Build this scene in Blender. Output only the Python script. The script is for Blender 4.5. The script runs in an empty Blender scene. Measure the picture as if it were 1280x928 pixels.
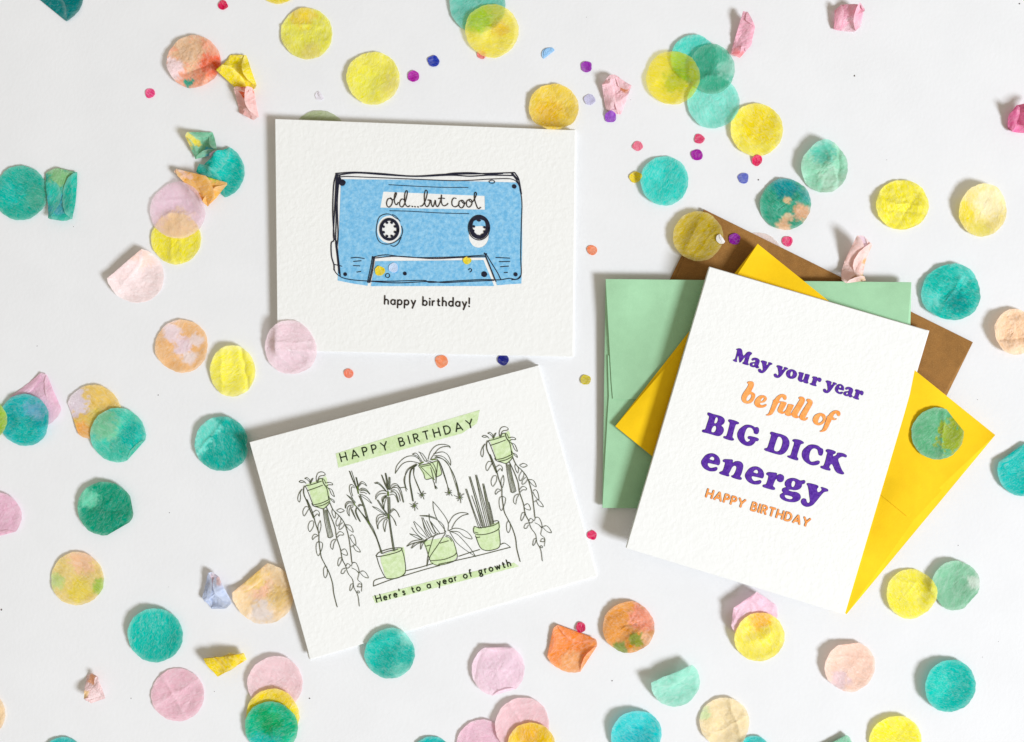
import bpy, bmesh, math, random
from mathutils import Vector, noise
from mathutils.geometry import tessellate_polygon

# ------------------------------------------------------------------ frame
# 1 Blender unit = 10 cm.  S = units per photo pixel on the table top.
S = 0.00372
W, HH = 1280, 928
CAMH = 1244.0                      # camera height in the same pixel measure (about 46 cm)
scn = bpy.context.scene
scn.unit_settings.scale_length = 0.1
cam_d = bpy.data.cameras.new("camera")
cam = bpy.data.objects.new("camera", cam_d)
scn.collection.objects.link(cam)
cam_d.lens = 35.0
cam_d.sensor_width = 36.0
cam_d.clip_start = 0.01
cam_d.clip_end = 200
cam.location = (0, 0, CAMH * S)
scn.camera = cam

world = bpy.data.worlds.new("World")
scn.world = world
world.use_nodes = True
bg = world.node_tree.nodes["Background"]
bg.inputs[0].default_value = (1.0, 0.905, 0.74, 1)
bg.inputs[1].default_value = 0.43

EL, AZ = math.radians(37), math.radians(-31)
ld = bpy.data.lights.new("window_light", 'AREA')
ld.shape = 'RECTANGLE'
ld.size = 10.3
ld.size_y = 9.3
ld.energy = 20100
ld.color = (0.875, 0.925, 1.0)
lamp = bpy.data.objects.new("window_light", ld)
scn.collection.objects.link(lamp)
D = 40.0
lamp.location = (D * math.cos(EL) * math.cos(AZ), D * math.cos(EL) * math.sin(AZ), D * math.sin(EL))
lamp.rotation_euler = (-lamp.location).to_track_quat('-Z', 'Y').to_euler()

scn.view_settings.view_transform = 'Standard'
scn.view_settings.look = 'None'
scn.view_settings.exposure = 0.0
scn.view_settings.gamma = 1.0
scn.render.engine = 'CYCLES'
scn.cycles.max_bounces = 12
scn.cycles.transparent_max_bounces = 24
scn.cycles.diffuse_bounces = 5

# ------------------------------------------------------------------ helpers
def P(px, py, z=0.0):
    """photo pixel + height (pixels above the table) -> world point"""
    k = (CAMH - z) / CAMH * S
    return Vector(((px - W / 2) * k, (HH / 2 - py) * k, z * S))

def lin(h):
    h = h.lstrip('#')
    o = []
    for i in (0, 2, 4):
        c = int(h[i:i + 2], 16) / 255
        o.append(c / 12.92 if c <= 0.04045 else ((c + 0.055) / 1.055) ** 2.4)
    return tuple(o)

def new_mat(name):
    m = bpy.data.materials.new(name)
    m.use_nodes = True
    nt = m.node_tree
    return m, nt, nt.nodes["Principled BSDF"]

def N(nt, t, **kw):
    n = nt.nodes.new(t)
    for k, v in kw.items():
        if k in n.inputs.keys() if isinstance(k, str) else False:
            n.inputs[k].default_value = v
        else:
            setattr(n, k, v)
    return n

def noise_node(nt, coord, scale, detail=4, rough=0.6, dist=0.0):
    n = nt.nodes.new('ShaderNodeTexNoise')
    n.inputs['Scale'].default_value = scale
    n.inputs['Detail'].default_value = detail
    n.inputs['Roughness'].default_value = rough
    n.inputs['Distortion'].default_value = dist
    if coord is not None:
        nt.links.new(coord, n.inputs['Vector'])
    return n

def ramp(nt, fac, stops):
    r = nt.nodes.new('ShaderNodeValToRGB')
    e = r.color_ramp.elements
    while len(e) < len(stops):
        e.new(0.5)
    for i, (p, c) in enumerate(stops):
        e[i].position = p
        e[i].color = (*c, 1) if len(c) == 3 else c
    nt.links.new(fac, r.inputs[0])
    return r

def paper_mat(name, col, var=0.03, s1=9, s2=70, bump=0.25, dist=0.004, rough=0.9, fibre=0.0, fibcol=None, wave=0.0, spec=0.25):
    m, nt, b = new_mat(name)
    L = nt.links
    g = nt.nodes.new('ShaderNodeNewGeometry')
    c = g.outputs['Position']
    n1 = noise_node(nt, c, s1, 5, 0.6)
    dark = tuple(max(0, x * (1 - var)) for x in col)
    lite = tuple(min(1, x * (1 + var)) for x in col)
    r = ramp(nt, n1.outputs[0], [(0.35, dark), (0.65, lite)])
    out = r.outputs[0]
    if fibre:
        n3 = noise_node(nt, c, 260, 3, 0.7, 0.4)
        rr = ramp(nt, n3.outputs[0], [(0.5, (0, 0, 0)), (0.75, (fibre,) * 3)])
        mx = nt.nodes.new('ShaderNodeMix'); mx.data_type = 'RGBA'
        L.new(rr.outputs[0], mx.inputs[0]); L.new(out, mx.inputs[6])
        mx.inputs[7].default_value = (*(fibcol or lite), 1)
        out = mx.outputs[2]
    L.new(out, b.inputs['Base Color'])
    b.inputs['Roughness'].default_value = rough
    b.inputs['Specular IOR Level'].default_value = spec
    n2 = noise_node(nt, c, s2, 4, 0.55, 0.2)
    bm = nt.nodes.new('ShaderNodeBump')
    bm.inputs['Strength'].default_value = bump
    bm.inputs['Distance'].default_value = dist
    L.new(n2.outputs[0], bm.inputs['Height'])
    if wave:
        nw = noise_node(nt, c, 1.1, 2, 0.5)
        bw = nt.nodes.new('ShaderNodeBump'); bw.inputs['Strength'].default_value = 1.0; bw.inputs['Distance'].default_value = wave
        L.new(nw.outputs[0], bw.inputs['Height']); L.new(bw.outputs[0], bm.inputs['Normal'])
    L.new(bm.outputs[0], b.inputs['Normal'])
    return m

M_TABLE = paper_mat('white_tabletop', (0.80, 0.803, 0.815), 0.014, 4, 60, 0.17, 0.004, 0.8)
M_CARD = paper_mat('cotton_card', (0.835, 0.835, 0.815), 0.008, 12, 46, 0.40, 0.005, 0.92)
M_KRAFT = paper_mat('kraft_paper', lin('#916530'), 0.10, 30, 120, 0.2, 0.002, 0.8, 0.7, lin('#b98f55'), 0.10)
M_GREEN = paper_mat('mint_paper', lin('#9fcda4'), 0.03, 20, 110, 0.25, 0.002, 0.82, 0.45, lin('#b9e0bc'), 0.14, 0.35)
M_YELLOW = paper_mat('yellow_paper', lin('#f6c80c'), 0.03, 20, 110, 0.25, 0.002, 0.75, 0.3, lin('#ffd92e'), 0.20, 0.2)

def ink_mat(name, col, lite, scale=90, amount=0.5):
    m, nt, b = new_mat(name)
    g = nt.nodes.new('ShaderNodeNewGeometry')
    n1 = noise_node(nt, g.outputs['Position'], scale, 5, 0.75)
    r = ramp(nt, n1.outputs[0], [(0.38, col), (0.5 + (1 - amount) * 0.3, lite)])
    nt.links.new(r.outputs[0], b.inputs['Base Color'])
    n2 = noise_node(nt, g.outputs['Position'], 46, 4, 0.55, 0.2)      # the card's grain shows through the ink
    bm = nt.nodes.new('ShaderNodeBump'); bm.inputs['Strength'].default_value = 0.4; bm.inputs['Distance'].default_value = 0.005
    nt.links.new(n2.outputs[0], bm.inputs['Height']); nt.links.new(bm.outputs[0], b.inputs['Normal'])
    b.inputs['Roughness'].default_value = 0.75
    b.inputs['Specular IOR Level'].default_value = 0.2
    return m

I_PURPLE = ink_mat('purple_ink', lin('#47148c'), lin('#653aa6'), 75, 0.55)
I_PURPLE_E = ink_mat('purple_ink_edge', lin('#2c0a5e'), lin('#3a1275'))
I_ORANGE = ink_mat('orange_ink', lin('#f49340'), lin('#fbb069'), 60)
I_ORANGE_E = ink_mat('orange_ink_edge', lin('#b86a2c'), lin('#cf7c3a'))
I_BLACK = ink_mat('black_ink', lin('#1d1715'), lin('#3b302c'), 60, 0.3)
I_NAVY = ink_mat('black_ink_over_blue', lin('#141527'), lin('#2b2c3c'), 60, 0.3)
I_OLIVE = ink_mat('olive_black_ink', lin('#2e331f'), lin('#575f41'), 70, 0.5)
I_OLIVEG = ink_mat('olive_green_ink', lin('#4a6318'), lin('#6d8434'), 70, 0.5)
I_GREY = ink_mat('grey_olive_ink', lin('#6b7060'), lin('#90967f'), 70, 0.5)
I_DKGREEN = ink_mat('dark_green_ink', lin('#17200f'), lin('#2f3a22'), 70, 0.3)
I_MINT = ink_mat('pale_green_ink', lin('#c4d9a2'), lin('#d8e7c0'), 45, 0.6)
I_BLUE = ink_mat('blue_ink', lin('#69b1dc'), lin('#9acdea'), 50, 0.5)

def mesh_obj(name, verts, faces, mat, parent=None, smooth=False):
    me = bpy.data.meshes.new(name)
    me.from_pydata([tuple(v) for v in verts], [], faces)
    me.materials.append(mat)
    if smooth:
        me.polygons.foreach_set('use_smooth', [True] * len(me.polygons))
    me.update()
    o = bpy.data.objects.new(name, me)
    scn.collection.objects.link(o)
    if parent is not None:
        o.parent = parent
        o.matrix_parent_inverse = parent.matrix_world.inverted()
    return o

def thing(name, label, cat, loc, group=None):
    o = bpy.data.objects.new(name, None)
    o.empty_display_size = 0.05
    scn.collection.objects.link(o)
    o.location = loc
    o['label'] = label; o['category'] = cat
    if group: o['group'] = group
    return o

bpy.context.view_layer.update()

# ------------------------------------------------------------------ table top
tb = bmesh.new()
bmesh.ops.create_grid(tb, x_segments=4, y_segments=4, size=30)
tm = bpy.data.meshes.new('tabletop'); tb.to_mesh(tm); tb.free()
tm.materials.append(M_TABLE)
table = bpy.data.objects.new('tabletop', tm)
scn.collection.objects.link(table)
table['kind'] = 'structure'

# ------------------------------------------------------------------ planes of cards and envelopes
class Plane:
    """height (px) as a plane over photo pixels, through TL, TR, BL corners"""
    def __init__(s, tl, tr, bl, ztl, ztr, zbl):
        ax, ay = tr[0] - tl[0], tr[1] - tl[1]
        bx, by = bl[0] - tl[0], bl[1] - tl[1]
        d = ax * by - ay * bx
        za, zb = ztr - ztl, zbl - ztl
        s.gx = (za * by - zb * ay) / d
        s.gy = (ax * zb - bx * za) / d
        s.o = tl; s.z0 = ztl
    def __call__(s, x, y):
        return s.z0 + s.gx * (x - s.o[0]) + s.gy * (y - s.o[1])

def slab(name, poly, zf, th, mat, parent, bevel=0.35, lift=None):
    """thin sheet: polygon in photo px, top surface height zf(x,y), thickness th px; bevelled rim"""
    if sum(poly[i][0] * poly[(i + 1) % len(poly)][1] - poly[(i + 1) % len(poly)][0] * poly[i][1] for i in range(len(poly))) > 0:
        poly = poly[::-1]                      # counter-clockwise seen from above
    bm = bmesh.new()
    top = [bm.verts.new(P(x, y, zf(x, y))) for x, y in poly]
    bot = [bm.verts.new(P(x, y, zf(x, y) - th)) for x, y in poly]
    for t_, b_, (x, y) in zip(top, bot, poly):
        b_.co.x, b_.co.y = t_.co.x, t_.co.y
    bm.faces.new(top); bm.faces.new(bot[::-1])
    n = len(poly)
    for i in range(n):
        j = (i + 1) % n
        bm.faces.new((top[j], top[i], bot[i], bot[j]))
    if bevel:
        es = [e for e in bm.edges if e.verts[0] in top and e.verts[1] in top]
        bmesh.ops.bevel(bm, geom=es, offset=bevel * S, segments=2, affect='EDGES', profile=0.6)
    bmesh.ops.recalc_face_normals(bm, faces=bm.faces)
    me = bpy.data.meshes.new(name); bm.to_mesh(me); bm.free()
    me.materials.append(mat)
    o = bpy.data.objects.new(name, me)
    scn.collection.objects.link(o)
    o.parent = parent; o.matrix_parent_inverse = parent.matrix_world.inverted()
    return o

# ------------------------------------------------------------------ folded cards
def folded_card(label, q, zfront, zback, fold_side):
    """q: TL,TR,BR,BL in photo px; zfront / zback: Plane; fold_side: 0 top, 3 left"""
    c = P(sum(p[0] for p in q) / 4, sum(p[1] for p in q) / 4, zback(sum(p[0] for p in q) / 4, sum(p[1] for p in q) / 4) - 1.3)
    t = thing('greeting_card', label, 'greeting card', c, 'letterpress birthday cards')
    bpy.context.view_layer.update()
    slab('front_panel', q, zfront, 1.4, M_CARD, t, 0.45)
    # the back panel sits a hair inside the front one
    cx = sum(p[0] for p in q) / 4; cy = sum(p[1] for p in q) / 4
    qb = [(cx + (x - cx) * 1.003, cy + (y - cy) * 1.003) for x, y in q]
    slab('back_panel', qb, zback, 1.4, M_CARD, t, 0.3)
    # rounded spine joining the two along the fold
    a, b = (q[0], q[1]) if fold_side == 0 else (q[3], q[0])
    ab, bb = (qb[0], qb[1]) if fold_side == 0 else (qb[3], qb[0])
    dx, dy = b[0] - a[0], b[1] - a[1]
    l = math.hypot(dx, dy)
    nx, ny = dy / l, -dx / l
    if (nx * (cx - a[0]) + ny * (cy - a[1])) > 0: nx, ny = -nx, -ny
    vs, fs = [], []
    K = 8
    for (u, ub) in ((a, ab), (b, bb)):
        zt = zfront(*u) - 0.2; zb = zback(*u) - 1.2
        for i in range(K + 1):
            an = math.pi * i / K
            off = -0.5 + 0.75 * math.sin(an)
            z = (zt + zb) / 2 + (zt - zb) / 2 * math.cos(an)
            w = P(u[0], u[1], zt)
            base = Vector((w.x, w.y, z * S))
            vs.append(base + Vector((nx, -ny, 0)) * off * S)
        for i in range(K + 1):
            an = math.pi * i / K
            off = -1.6 + 0.75 * math.sin(an)
            z = (zt + zb) / 2 + ((zt - zb) / 2 - 0.9) * math.cos(an)
            w = P(u[0], u[1], zt)
            vs.append(Vector((w.x, w.y, z * S)) + Vector((nx, -ny, 0)) * off * S)
    M = 2 * (K + 1)
    for i in range(K):
        fs.append((i, i + 1, M + i + 1, M + i))
        j = K + 1 + i
        fs.append((j + 1, j, M + j, M + j + 1))
    for i in range(K):
        for o_ in (0, M):
            fs.append((o_ + i, o_ + i + 1, o_ + K + 2 + i, o_ + K + 1 + i))
    mesh_obj('spine', vs, fs, M_CARD, t, True)
    return t

Q1 = [(344, 149), (719, 163), (716, 446), (347, 438)]
F1 = Plane(Q1[0], Q1[1], Q1[3], 13.5, 11.5, 11.5)
B1 = Plane(Q1[0], Q1[1], Q1[3], 1.8, 1.8, 1.8)
card1 = folded_card('white card with a blue cassette tape drawing and handwritten old but cool', Q1, F1, B1, 0)
Q2 = [(312, 553), (673, 457), (746, 720), (388, 824)]
F2 = Plane(Q2[0], Q2[1], Q2[3], 20, 13.0, 10.0)
B2 = Plane(Q2[0], Q2[1], Q2[3], 1.8, 1.8, 1.8)
card2 = folded_card('white card with line drawings of potted and hanging houseplants in pale green', Q2, F2, B2, 0)
Q3 = [(887, 334), (1161, 414), (1056, 768), (783, 685)]
F3 = Plane(Q3[0], Q3[1], Q3[3], 35.0, 20.0, 30.0)
B3 = Plane(Q3[0], Q3[1], Q3[3], 27.0, 17.0, 22.5)
card3 = folded_card('upright white card with bold purple and orange lettering lying on the envelopes', Q3, F3, B3, 3)

# ------------------------------------------------------------------ envelopes
def envelope(label, q, zf, mat, vL, vR, seam_under=2.0):
    """q TL,TR,BR,BL; short sides are q3-q0 and q1-q2.  vL / vR: where the two back flaps meet on each short side"""
    c = P(sum(p[0] for p in q) / 4, sum(p[1] for p in q) / 4, 0)
    t = thing('envelope', label, 'envelope', c, 'paper envelopes under the card')
    bpy.context.view_layer.update()
    body = lambda x, y: zf(x, y) - 3.9
    slab('front_sheet', q, body, 0.5, mat, t, 0.25)
    def bow(a, b, c_, n=7):
        # shallow curve from a to b; sheet edge, sagging towards c_
        r = []
        for i in range(n + 1):
            u = i / n
            k = 4 * u * (1 - u) * 1.6
            mx, my = a[0] + (b[0] - a[0]) * u, a[1] + (b[1] - a[1]) * u
            dl = math.hypot(c_[0] - mx, c_[1] - my) or 1
            r.append((mx + (c_[0] - mx) / dl * k, my + (c_[1] - my) / dl * k))
        return r
    mL = ((q[0][0] + q[3][0]) / 2, (q[0][1] + q[3][1]) / 2)
    mR = ((q[1][0] + q[2][0]) / 2, (q[1][1] + q[2][1]) / 2)
    # lower flap reaches a little beneath the upper one, and its ends keep nearer the short side
    def toward(a, b, k):
        return (a[0] + (b[0] - a[0]) * k, a[1] + (b[1] - a[1]) * k)
    lL, lR = toward(vL, mL, 0.45), toward(vR, mR, 0.45)
    uL = toward(lL, q[0], 0.35); uR = toward(lR, q[1], 0.35)
    low = bow(lL, q[3], mL)[:-1] + [q[3]] + [q[2]] + bow(q[2], lR, mR)[1:] + [uR, uL]
    upp = [q[0], q[1]] + bow(q[1], vR, mR)[1:] + bow(vL, q[0], mL)[:-1]
    # the long sides of the front sheet bulge: a strip that slopes down to each short side
    for (p0, p1, inner) in ((q[3], q[0], lL), (q[1], q[2], lR)):
        n = 8
        fs, vs = [], []
        for i in range(n + 1):
            u = i / n
            ox, oy = p0[0] + (p1[0] - p0[0]) * u, p0[1] + (p1[1] - p0[1]) * u
            mx, my = (p0[0] + p1[0]) / 2, (p0[1] + p1[1]) / 2
            k = (1 - abs(2 * u - 1)) * 1.9
            ix, iy = ox + (inner[0] - mx) * k, oy + (inner[1] - my) * k
            vs += [P(ox, oy, zf(ox, oy) - 3.6 + 0.5 * abs(2 * u - 1)), P(ix, iy, zf(ix, iy) - 1.25)]
        for i in range(n): fs.append((2 * i, 2 * i + 1, 2 * i + 3, 2 * i + 2))
        c_ = (vs[2] - vs[0]).cross(vs[3] - vs[0])
        if c_.z > 0: fs = [f[::-1] for f in fs]
        mesh_obj('side_bulge', vs, [f[::-1] for f in fs], mat, t)
    slab('lower_flap', low, lambda x, y: zf(x, y) - 1.1, 0.45, mat, t, 0.15)
    slab('upper_flap', upp, zf, 0.45, mat, t, 0.15)
    return t

QK = [(880, 262), (1216, 428), (1090, 684), (754, 520)]
FK = Plane(QK[0], QK[1], QK[3], 5.4, 5.2, 5.0)
envelope('brown kraft envelope at the bottom of the stack', QK, FK, M_KRAFT, (826, 395), (1146, 551))
QG = [(757, 349), (1139, 353), (1133, 640), (753, 635)]
FG = Plane(QG[0], QG[1], QG[3], 14.2, 15.2, 9.9)
envelope('mint green envelope lying level between the kraft and the yellow one', QG, FG, M_GREEN, (766, 499), (1126, 503))
QY = [(947, 305), (1244, 544), (1058, 768), (769, 533)]
FY = Plane(QY[0], QY[1], QY[3], 22.3, 18.0, 18.0)
envelope('bright yellow envelope turned askew directly under the lettered card', QY, FY, M_YELLOW, (867, 427), (1134, 646))

# ------------------------------------------------------------------ printing on the cards
def cr_open(pts, n=5):
    if len(pts) < 3:
        return [tuple(p) for p in pts]
    out = []
    ext = [(2 * pts[0][0] - pts[1][0], 2 * pts[0][1] - pts[1][1])] + list(pts) + [(2 * pts[-1][0] - pts[-2][0], 2 * pts[-1][1] - pts[-2][1])]
    for i in range(1, len(ext) - 2):
        p0, p1, p2, p3 = ext[i - 1:i + 3]
        for k in range(n):
            t = k / n
            out.append(tuple(0.5 * (2 * p1[c] + (p2[c] - p0[c]) * t + (2 * p0[c] - 5 * p1[c] + 4 * p2[c] - p3[c]) * t * t + (3 * p1[c] - p0[c] - 3 * p2[c] + p3[c]) * t ** 3) for c in (0, 1)))
    out.append(tuple(pts[-1]))
    return out

def cr_closed(pts, n=4):
    out = []
    m = len(pts)
    for i in range(m):
        p0, p1, p2, p3 = pts[(i - 1) % m], pts[i], pts[(i + 1) % m], pts[(i + 2) % m]
        for k in range(n):
            t = k / n
            out.append(tuple(0.5 * (2 * p1[c] + (p2[c] - p0[c]) * t + (2 * p0[c] - 5 * p1[c] + 4 * p2[c] - p3[c]) * t * t + (3 * p1[c] - p0[c] - 3 * p2[c] + p3[c]) * t ** 3) for c in (0, 1)))
    return out

class Print:
    """collects flat ink shapes on one card face; every shape a hair above the one before"""
    def __init__(s, zf, level):
        s.zf = zf; s.level = level; s.v = []; s.f = []; s.k = 0
    def _z(s):
        s.k += 1
        return s.level + s.k * 0.004
    def ribbon(s, pts, w, w1=None, smooth=True, taper=False):
        p = cr_open(pts) if smooth else [tuple(q) for q in pts]
        q = [p[0]]
        for a in p[1:]:
            if math.hypot(a[0] - q[-1][0], a[1] - q[-1][1]) > 1e-3: q.append(a)
        p = q
        if len(p) < 2: return
        z = s._z(); n = len(p); base = len(s.v)
        w1 = w if w1 is None else w1
        # extend ends by a third of the width for a rounded look
        def ext(a, b, k):
            l = math.hypot(a[0] - b[0], a[1] - b[1])
            return (a[0] + (a[0] - b[0]) / l * k, a[1] + (a[1] - b[1]) / l * k)
        e0, e1 = ext(p[0], p[1], w * 0.32), ext(p[-1], p[-2], w1 * 0.32)
        p = [e0] + p + [e1]; n += 2
        for i, a in enumerate(p):
            b0 = p[max(0, i - 1)]; b1 = p[min(n - 1, i + 1)]
            dx, dy = b1[0] - b0[0], b1[1] - b0[1]
            l = math.hypot(dx, dy) or 1
            u = i / (n - 1)
            ww = w + (w1 - w) * u
            if taper: ww *= 0.45 + 0.55 * math.sin(math.pi * min(1, max(0, u))) ** 0.6
            if i in (0, n - 1): ww *= 0.5
            h = ww / 2
            for sg in (1, -1):
                x, y = a[0] - dy / l * h * sg, a[1] + dx / l * h * sg
                s.v.append(P(x, y, s.zf(x, y) + z))
        for i in range(n - 1):
            j = base + 2 * i
            s.f.append((j, j + 1, j + 3, j + 2))
    def fill(s, loops, z=None):
        z = s._z() if z is None else z
        vec = [[Vector((x, y, 0)) for x, y in lp] for lp in loops]
        tris = tessellate_polygon(vec)
        flat = [p for lp in loops for p in lp]
        base = len(s.v)
        for x, y in flat: s.v.append(P(x, y, s.zf(x, y) + z))
        for t in tris: s.f.append(tuple(base + i for i in t))
    def disc(s, x, y, rx, ry=None, n=14):
        ry = rx if ry is None else ry
        s.fill([[(x + rx * math.cos(2 * math.pi * i / n) * (1 + 0.08 * math.sin(3 * i + x)), y + ry * math.sin(2 * math.pi * i / n)) for i in range(n)]])
    def build(s, name, mat, parent, label=None):
        # every ink face looks up
        for i, f in enumerate(s.f):
            a, b, c = (s.v[k] for k in f[:3])
            if (b - a).cross(c - a).z < 0: s.f[i] = f[::-1]
        o = mesh_obj(name, s.v, s.f, mat, parent)
        if label: o['label'] = label
        return o

def area(lp):
    return sum(lp[i][0] * lp[(i + 1) % len(lp)][1] - lp[(i + 1) % len(lp)][0] * lp[i][1] for i in range(len(lp))) / 2

def offset(lp, d):
    """move a closed loop by d towards its inside (negative: outside)"""
    sg = 1 if area(lp) > 0 else -1
    n = len(lp); out = []
    for i in range(n):
        a, b = lp[i - 1], lp[(i + 1) % n]
        dx, dy = b[0] - a[0], b[1] - a[1]
        l = math.hypot(dx, dy) or 1
        out.append((lp[i][0] - dy / l * d * sg, lp[i][1] + dx / l * d * sg))
    return out

def zoomed(ox, oy, s):
    return lambda pts: [(ox + x / s, oy + y / s) for x, y in pts]

def letters(groups, zf, parent, mat, mat_edge, inset, name='lettering', label=None):
    """groups: list of letters, each [outer, hole...] as closed photo-px loops (already smoothed)"""
    for n_l, g in enumerate(groups):
        e = Print(zf, 0.25 + 0.01 * n_l); t = Print(zf, 0.55 + 0.01 * n_l)
        e.fill(g)
        t.fill([offset(g[0], inset)] + [offset(h, -inset) for h in g[1:]])
        o = e.build('letter', mat_edge, parent)
        t.build('ink_face', mat, o)

# --- bold soft-serif purple lines -------------------------------------------------
ZA = zoomed(870, 505, 10.92); ZB = zoomed(960, 520, 10.314); ZC = zoomed(870, 560, 7.314)
ZD = zoomed(910, 430, 13.256); ZE = zoomed(990, 455, 13.47); ZF = zoomed(920, 470, 9.48)
def L(z, *loops): return [cr_closed(z(l)) for l in loops]
def refit(letter_pts, src, dst):
    """re-use a drawn letter: map bbox src -> dst (x0,y0,x1,y1)"""
    sx = (dst[2] - dst[0]) / (src[2] - src[0]); sy = (dst[3] - dst[1]) / (src[3] - src[1])
    return [[(dst[0] + (x - src[0]) * sx, dst[1] + (y - src[1]) * sy) for x, y in lp] for lp in letter_pts]

B_ = L(ZA, [(155,128),(175,118),(240,140),(300,155),(350,172),(385,202),(393,240),(375,275),(348,296),(372,325),(380,365),(360,410),(325,438),(285,440),(230,425),(150,402),(95,390),(80,372),(95,352),(125,345),(150,270),(178,180),(158,155)],
      [(270,190),(290,188),(298,215),(285,255),(262,268),(250,255),(258,220)], [(238,308),(265,305),(275,330),(262,375),(235,390),(212,380),(215,345)])
I_ = L(ZA, [(440,222),(465,212),(530,228),(580,250),(588,268),(568,280),(545,285),(525,340),(500,440),(502,460),(518,482),(510,500),(480,502),(430,490),(380,470),(372,452),(388,440),(412,438),(430,390),(452,300),(458,262),(442,242)])
G_ = L(ZA, [(620,320),(670,290),(720,285),(770,298),(808,320),(840,318),(858,340),(860,375),(845,408),(815,415),(790,400),(785,370),(760,335),(720,325),(690,345),(668,400),(660,450),(672,495),(700,518),(730,505),(738,490),(712,478),(705,458),(725,440),(780,448),(845,468),(858,490),(840,510),(815,512),(795,540),(760,568),(710,577),(655,562),(605,525),(570,470),(562,410),(585,355)])
D_ = L(ZB, [(28,217),(50,205),(110,222),(180,240),(240,270),(272,320),(275,370),(255,430),(215,480),(160,503),(90,490),(0,462),(-35,450),(-50,432),(-38,418),(-12,412),(5,370),(35,270),(38,247),(26,232)],
      [(135,270),(165,280),(185,320),(178,380),(155,435),(125,458),(90,452),(78,425),(95,360),(120,290)])
I2 = L(ZB, [(315,312),(345,300),(410,310),(455,335),(460,355),(440,362),(420,375),(400,430),(375,520),(388,545),(388,570),(365,575),(300,555),(255,535),(248,517),(270,512),(290,505),(310,440),(336,350),(318,330)])
C_ = L(ZB, [(480,410),(530,375),(590,370),(645,385),(680,412),(705,425),(713,455),(705,495),(685,515),(655,505),(645,475),(635,440),(605,422),(575,425),(548,455),(532,510),(535,560),(555,590),(590,590),(625,580),(655,578),(668,595),(655,622),(615,637),(560,637),(500,610),(455,565),(435,510),(445,450)])
K_ = L(ZB, [(745,442),(770,430),(820,438),(870,460),(868,485),(840,500),(845,522),(880,505),(888,487),(905,475),(960,480),(1005,500),(1017,520),(1000,537),(960,527),(925,540),(905,565),(925,630),(955,700),(980,735),(970,755),(935,752),(890,735),(860,700),(840,650),(825,627),(805,630),(790,665),(805,685),(800,705),(775,705),(720,690),(680,672),(675,655),(690,645),(715,640),(735,590),(755,510),(763,478),(745,460)])
e_src = [[(60,100),(90,65),(130,50),(170,55),(205,80),(220,115),(218,145),(205,160),(180,154),(130,143),(110,142),(110,160),(130,182),(160,180),(185,175),(197,185),(190,205),(165,215),(120,213),(75,190),(50,155),(47,125)],
         [(124,101),(140,83),(157,84),(167,100),(161,114),(142,110)]]
e1 = L(ZC, *e_src)
e2 = L(ZC, *[[(x + 401, y + 120) for x, y in l] for l in e_src])
n_ = L(ZC, [(245,113),(265,103),(310,105),(335,108),(338,125),(337,136),(360,123),(395,122),(420,135),(432,160),(428,195),(415,240),(405,262),(418,275),(415,290),(395,292),(350,280),(325,268),(323,255),(340,248),(355,225),(368,190),(365,170),(348,165),(330,180),(315,210),(300,238),(305,250),(295,262),(265,255),(220,240),(212,225),(230,215),(245,205),(260,160),(263,135),(247,128)])
r_ = L(ZC, [(643,233),(665,222),(710,225),(738,230),(740,245),(737,256),(750,245),(775,240),(800,255),(805,280),(795,305),(770,315),(745,305),(737,287),(725,295),(710,330),(705,350),(722,365),(720,382),(700,385),(660,375),(615,360),(607,345),(622,335),(640,330),(655,290),(660,257),(645,248)])
g_ = L(ZC, [(815,310),(840,285),(880,275),(920,282),(952,298),(975,296),(992,295),(1000,310),(990,328),(970,335),(966,355),(945,378),(905,388),(860,382),(848,388),(880,400),(920,405),(950,425),(957,455),(940,482),(900,497),(850,495),(800,480),(770,455),(767,430),(785,415),(795,408),(785,395),(790,372),(812,362),(822,357),(811,340)],
       [(888,303),(905,312),(905,335),(895,355),(880,358),(872,340),(876,315)], [(815,432),(850,438),(880,450),(880,465),(855,470),(825,460),(812,445)])
y_src = [(1010,330),(1030,322),(1080,332),(1115,345),(1118,362),(1107,375),(1110,398),(1125,405),(1145,390),(1148,378),(1140,365),(1150,358),(1190,370),(1208,382),(1205,398),(1185,402),(1165,410),(1130,450),(1090,500),(1060,528),(1020,540),(985,532),(962,508),(960,480),(980,462),(1005,468),(1012,490),(1025,505),(1040,490),(1035,440),(1028,385),(1020,350)]
y_ = L(ZC, y_src)
letters([B_, I_, G_, D_, I2, C_, K_], F3, card3, I_PURPLE, I_PURPLE_E, 0.42)
letters([e1, n_, e2, r_, g_, y_], F3, card3, I_PURPLE, I_PURPLE_E, 0.42)
Mm = L(ZD, [(135,88),(175,75),(215,80),(235,110),(245,170),(260,195),(285,175),(310,145),(345,130),(385,140),(398,160),(385,180),(365,200),(345,260),(332,315),(345,335),(335,355),(300,352),(250,335),(237,322),(250,305),(265,290),(283,232),(265,240),(225,290),(200,312),(185,300),(178,240),(170,205),(158,220),(148,270),(152,290),(140,303),(105,295),(80,275),(87,262),(110,255),(125,220),(145,140),(150,110),(137,100)])
a_raw = [[(388,260),(410,238),(450,230),(495,242),(520,265),(525,295),(510,340),(502,368),(515,380),(512,398),(485,408),(460,402),(445,388),(420,390),(380,380),(358,355),(362,325),(390,308),(430,303),(450,298),(452,282),(440,270),(420,278),(400,280)],
         [(415,330),(438,330),(434,353),(415,358),(405,345)]]
a1 = L(ZD, *a_raw)
y1r = [(545,287),(570,275),(615,285),(645,300),(640,330),(637,356),(650,350),(665,335),(668,312),(690,305),(730,322),(733,342),(710,350),(690,365),(650,420),(610,465),(570,487),(525,480),(500,455),(500,425),(525,412),(548,425),(560,445),(575,430),(572,380),(560,320),(545,302)]
y1 = L(ZD, y1r)
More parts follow.
